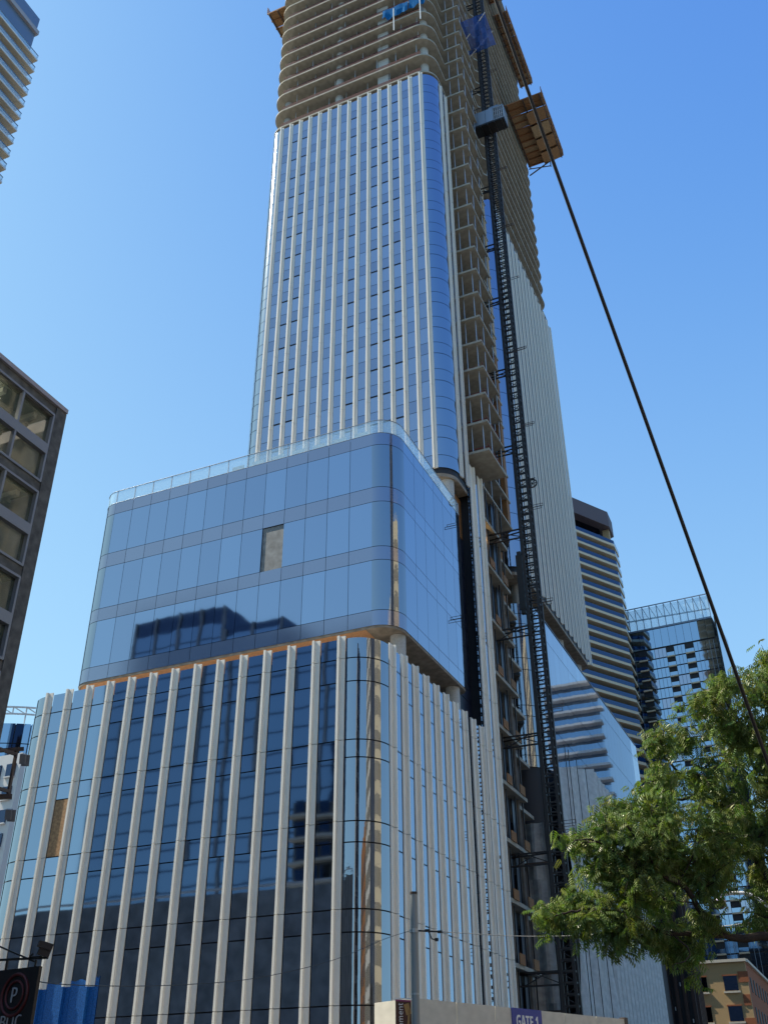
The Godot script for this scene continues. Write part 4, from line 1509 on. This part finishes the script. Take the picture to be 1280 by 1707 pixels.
	part(K, "printed_stripe", bx(0.045, 0.62, 0.003), M.banner_gold, Vector3(bc.x, 3.2, bc.z) + bt.x * 0.10 + bn * 0.008, bt * Basis(Vector3(0, 0, 1), -0.10))
	part(K, "printed_shape", bx(0.12, 0.2, 0.003), M.banner_gold, Vector3(bc.x, 3.52, bc.z) + bt.x * 0.09 + bn * 0.008, bt * Basis(Vector3(0, 0, 1), 0.3))
	part(K, "lettering", text_mesh("inment", 0.15, 0.004, 500), M.white_paint, Vector3(bc.x, 3.385, bc.z) - bt.x * 0.07 + bn * 0.008, bt * Basis(Vector3(0, 0, 1), PI / 2))
	var w1 = wire(self, "span_wire", vec([[-8.02, 4.97, -20.78], [-6.01, 4.80, -21.16], [-3.18, 4.68, -20.76], [-1.36, 4.64, -19.95], [2.5, 4.9, -18.5]]), 0.008, M.wire_grey)
	tag(w1, "thin pale span wire running from the pole right into the tree", "wire")
	var w2 = wire(self, "span_wire", vec([[-8.64, 5.0, -20.56], [-9.01, 4.80, -20.07], [-9.05, 4.15, -17.84], [-9.22, 3.62, -15.46], [-9.13, 3.29, -13.14], [-8.81, 3.05, -10.88], [-8.11, 2.89, -8.84], [-7.2, 2.9, -6.6]]), 0.0055, M.cable_black)
	tag(w2, "thin dark wire sagging from the pole toward the parking sign", "wire")
	# street lamp behind the tree
	var S = thing("street_lamp", "round street lamp with pale top on a curved arm among the branches", "street lamp", Vector3(-1.4, 0, -30))
	var lp = vec([[-3.3, 6.83, -29.82], [-2.92, 6.85, -29.86], [-2.54, 6.78, -29.89], [-2.01, 6.34, -29.93], [-1.45, 5.9, -29.95]])
	wire(S, "arm", lp, 0.05, M.white_panel)
	var ps = MB.new()
	ps.tube([Vector3(-1.4, 0.05, -29.95), Vector3(-1.4, 6.2, -29.95)], [0.11, 0.08], 10)
	part(S, "shaft", ps.mesh(), M.pole_grey)
	var gb = SphereMesh.new()
	gb.radius = 0.16
	gb.height = 0.32
	gb.radial_segments = 24
	gb.rings = 12
	part(S, "globe", gb, M.globe_dark, Vector3(-3.36, 6.62, -29.81))
	var gt2 = SphereMesh.new()
	gt2.radius = 0.168
	gt2.height = 0.17
	gt2.is_hemisphere = true
	gt2.radial_segments = 24
	gt2.rings = 8
	part(S, "pale_hood", gt2, M.globe_pale, Vector3(-3.36, 6.64, -29.81))
	part(S, "red_cap", cyl(0.035, 0.1, 10), M.rail_red, Vector3(-3.34, 6.84, -29.81))
	# parking sign at the lower left
	var K2 = thing("parking_sign", "black hanging parking sign with a white letter inside red rings", "sign", Vector3(-6.3, 1.5, -6.75))
	var fwd = Vector3(6.25, 0, 6.72).normalized()
	var right = Vector3(0.51, 0, 0.08).normalized()
	var nrm = right.cross(Vector3.UP)
	var sb = Basis(right, Vector3.UP, nrm)
	var tr = Vector3(-5.99, 2.66, -6.70)
	var sc = tr - right * 0.24 - Vector3(0, 0.55, 0)
	part(K2, "board", bx(0.48, 1.1, 0.03), M.sign_black, sc, sb)
	var pc2 = Vector3(-6.225, 2.465, -6.735) + nrm * 0.018
	for rr in [[0.165, 0.135], [0.112, 0.088]]:
		var tm = MB.new()
		var pts = []
		var rs = []
		for k in 29:
			var a = TAU * k / 28
			pts.append(pc2 + right * cos(a) * (rr[0] + rr[1]) / 2 + Vector3.UP * sin(a) * (rr[0] + rr[1]) / 2)
			rs.append((rr[0] - rr[1]) / 2)
		tm.tube(pts, rs, 4)
		part(K2, "red_ring", tm.mesh(), M.ring_red)
	part(K2, "letter", text_mesh("P", 0.15, 0.006, 500, true), M.sign_text_shaded, pc2 + nrm * 0.004, sb)
	part(K2, "lettering", text_mesh("PUBLIC", 0.125, 0.006, 500), M.sign_text_shaded, sc + Vector3(0, 0.165, 0) + nrm * 0.02 - right * 0.075, sb)
	var rods = MB.new()
	rods.bar(Vector3(-6.95, 2.98, -6.86), Vector3(-6.07, 2.70, -6.70), 0.012)
	rods.bar(Vector3(-6.95, 2.765, -6.86), Vector3(-5.92, 2.715, -6.68), 0.016)
	rods.bar(Vector3(-6.05, 2.71, -6.70), Vector3(-6.06, 2.64, -6.71), 0.012)
	rods.bar(Vector3(-6.40, 2.74, -6.76), Vector3(-6.40, 2.64, -6.76), 0.012)
	rods.bar(Vector3(-6.13, 2.725, -6.70), Vector3(-6.09, 2.76, -6.70), 0.010)
	rods.box(Vector3(-6.98, 1.5, -6.87), Vector3(0.07, 3.0, 0.07))
	part(K2, "bracket", rods.mesh(), M.cable_black)
	var fb = MB.new()
	fb.box(Vector3(-5.94, 2.775, -6.66), Vector3(0.125, 0.10, 0.09), Basis.from_euler(Vector3(-0.25, -0.75, -0.1)))
	fb.box(Vector3(-5.935, 2.80, -6.64), Vector3(0.14, 0.045, 0.10), Basis.from_euler(Vector3(-0.25, -0.75, -0.1)))
	part(K2, "floodlight_box", fb.mesh(), M.sign_black)


# ---------------------------------------------------------------- tree
func build_tree() -> void:
	var T = thing("street_tree", "leafy green street tree spreading in from the right edge", "tree", Vector3(-1.38, 0, -16.94))
	var limbs = [[[-1.42, 0.0, -16.94], [-1.38, 0.75, -16.94], [-1.15, 2.06, -16.96], [-1.04, 2.96, -16.97], [-0.99, 3.76, -16.97]],
		[[-0.99, 3.76, -16.97], [-1.30, 3.93, -16.95], [-1.83, 3.93, -16.70], [-2.15, 4.30, -16.36], [-2.28, 4.57, -16.04], [-2.55, 4.79, -15.79], [-2.77, 5.16, -15.35], [-2.92, 5.50, -15.22]],
		[[-1.83, 3.93, -16.70], [-2.56, 3.95, -16.10], [-2.99, 4.09, -15.72], [-3.35, 4.24, -15.44], [-3.79, 4.17, -15.03], [-4.12, 4.07, -14.84]],
		[[-0.99, 3.76, -16.97], [-1.09, 4.67, -17.27], [-1.28, 5.06, -17.35], [-1.43, 5.66, -17.44], [-1.86, 6.19, -17.40], [-2.31, 6.66, -17.04], [-2.52, 7.12, -16.81]],
		[[-1.09, 4.67, -17.27], [-0.88, 6.12, -17.58], [-0.96, 6.97, -17.67], [-1.13, 7.49, -17.56], [-1.43, 8.01, -17.34]],
		[[-2.28, 4.57, -16.04], [-2.85, 4.86, -15.54], [-3.39, 5.17, -15.12], [-3.67, 5.12, -14.96]],
		[[-1.86, 6.19, -17.40], [-2.54, 6.05, -16.71], [-3.17, 5.79, -15.89]],
		[[-0.99, 3.76, -16.97], [-0.09, 4.80, -17.00], [0.58, 5.85, -17.19], [0.79, 7.14, -17.38]],
		[[-0.88, 6.12, -17.58], [-0.20, 7.46, -17.90], [-0.39, 8.52, -18.00]],
		[[-2.56, 3.95, -16.10], [-2.34, 3.65, -16.03], [-2.58, 3.46, -15.79]]]
	var rad = [[0.17, 0.12], [0.075, 0.012], [0.045, 0.008], [0.085, 0.01], [0.055, 0.01], [0.026, 0.006], [0.03, 0.006], [0.08, 0.015], [0.045, 0.008], [0.018, 0.005]]
	var joints = []
	for i in limbs.size():
		var p = smooth_path(vec(limbs[i]), 5)
		var rs = []
		for k in p.size():
			rs.append(lerpf(rad[i][0], rad[i][1], float(k) / (p.size() - 1)))
			if i > 0 and k > 0:
				p[k] += Vector3(rng.randf_range(-1, 1), rng.randf_range(-1, 1), rng.randf_range(-1, 1)) * 0.02
				joints.append(p[k])
		var mb = MB.new()
		mb.tube(p, rs, 10 if i == 0 else 7)
		part(T, "trunk" if i == 0 else "limb", mb.mesh(), M.bark)
	var clumps = [[-4.14, 4.13, -15.12, 0.26], [-3.80, 4.33, -15.62, 0.36], [-3.22, 4.13, -15.57, 0.42], [-2.88, 3.92, -16.13, 0.36], [-3.83, 5.31, -15.77, 0.26], [-3.50, 5.01, -16.06, 0.45], [-2.89, 4.61, -15.59, 0.50], [-3.21, 5.34, -15.39, 0.30], [-2.80, 5.20, -15.52, 0.50], [-2.36, 4.96, -16.34, 0.50], [-2.27, 5.57, -15.86, 0.55], [-3.02, 5.79, -15.82, 0.30], [-2.49, 6.30, -16.40, 0.36], [-2.31, 6.84, -16.03, 0.26], [-2.00, 6.98, -16.70, 0.16], [-1.81, 6.41, -16.76, 0.52], [-1.80, 5.41, -16.18, 0.55], [-1.68, 7.45, -16.72, 0.36], [-1.07, 7.82, -16.68, 0.40], [-1.17, 6.92, -16.89, 0.45], [-1.00, 6.25, -16.90, 0.55], [-0.61, 7.90, -17.43, 0.45], [-1.29, 5.36, -17.00, 0.50], [-1.81, 4.79, -16.39, 0.36], [-2.54, 3.67, -16.46, 0.30], [-1.42, 4.23, -17.43, 0.26], [-3.26, 3.89, -15.58, 0.22], [-3.55, 4.02, -15.22, 0.22], [-0.06, 7.28, -17.42, 0.70], [-0.20, 5.97, -18.11, 0.75], [-0.65, 4.76, -18.05, 0.60], [0.50, 6.38, -18.10, 0.80], [-0.03, 8.48, -17.89, 0.50], [-1.27, 4.82, -17.54, 0.30], [-2.17, 4.06, -16.48, 0.22], [-1.5, 6.0, -18.2, 0.6], [-2.2, 5.2, -17.6, 0.55], [-2.7, 5.6, -17.0, 0.45], [-1.0, 7.2, -18.3, 0.5], [-3.0, 4.6, -16.7, 0.4], [-1.4, 7.3, -17.2, 0.4], [-0.6, 7.3, -17.3, 0.5], [-0.4, 6.6, -17.2, 0.5], [-1.6, 5.9, -16.9, 0.45], [-0.8, 5.5, -17.2, 0.45], [-2.6, 5.0, -16.0, 0.4], [-3.3, 4.7, -15.7, 0.3], [-0.5, 8.3, -17.6, 0.4]]
	# leaf spray: a drooping stalk with paired narrow leaflets
	var sp = MB.new()
	for k in 5:
		for s in [-1.0, 1.0]:
			var t = 0.03 + 0.036 * k
			var b0 = Vector3(0, -0.3 * t * t, t)
			var dirv = Vector3(s * 0.8, -0.35 - 0.1 * k, 0.55).normalized()
			var wide = dirv.cross(Vector3.UP).normalized()
			var ln = 0.095 - 0.005 * k
			var m1 = b0 + dirv * ln * 0.45 + wide * 0.0125 + Vector3(0, -0.004, 0)
			var m2 = b0 + dirv * ln * 0.45 - wide * 0.0125 + Vector3(0, -0.004, 0)
			var tip = b0 + dirv * ln + Vector3(0, -0.014, 0)
			var mid = b0 + dirv * ln * 0.48 + Vector3(0, 0.003, 0)
			sp.quad(b0, m1, tip, mid)
			sp.quad(b0, mid, tip, m2)
	var spray = sp.mesh()
	var xs = []
	var cs = []
	var twigs = MB.new()
	for c in clumps:
		var cc = Vector3(c[0], c[1], c[2])
		var r: float = c[3]
		var best: Vector3 = joints[0]
		for j in joints:
			if j.distance_squared_to(cc) < best.distance_squared_to(cc):
				best = j
		var nt = int(6 + 22 * r)
		for q in nt:
			var d = Vector3(rng.randfn(), rng.randfn() * 0.75, rng.randfn()).normalized()
			var tip2 = cc + d * r * rng.randf_range(0.75, 1.25)
			var root = best.lerp(cc, rng.randf_range(0.3, 1.0))
			var bend = (root + tip2) / 2 + Vector3(0, 0.05 + 0.1 * rng.randf(), 0)
			if q < 10:
				twigs.tube([best, root], [0.011, 0.008], 4)
			twigs.tube([root, bend, tip2], [0.008, 0.005, 0.003], 4)
			var ns = int(10 + 7 * r)
			for k in ns:
				var u = pow(rng.randf(), 0.7)
				var p2: Vector3 = root.lerp(bend, u * 2) if u < 0.5 else bend.lerp(tip2, u * 2 - 1)
				p2 += Vector3(rng.randfn(), rng.randfn(), rng.randfn()) * 0.075
				var bs = Basis.from_euler(Vector3(rng.randf_range(0.0, 1.25), rng.randf() * TAU, rng.randf_range(-0.6, 0.6))).scaled(Vector3.ONE * rng.randf_range(0.75, 1.2))
				xs.append(Transform3D(bs, p2))
				var tone = rng.randf()
				var yl = rng.randf()
				cs.append(Color(0.21 + 0.09 * yl, 0.29 + 0.07 * tone, 0.10 + 0.05 * tone))
	part(T, "twigs", twigs.mesh(), M.bark)
	var mm = MultiMesh.new()
	mm.transform_format = MultiMesh.TRANSFORM_3D
	mm.use_colors = true
	mm.mesh = spray
	mm.instance_count = xs.size()
	for i in xs.size():
		mm.set_instance_transform(i, xs[i])
		mm.set_instance_color(i, cs[i])
	var mi = MultiMeshInstance3D.new()
	mi.name = "crown"
	mi.multimesh = mm
	mi.material_override = M.leaf
	T.add_child(mi)
	mi.transform = T.global_transform.affine_inverse()
	mi.set_meta("kind", "stuff")
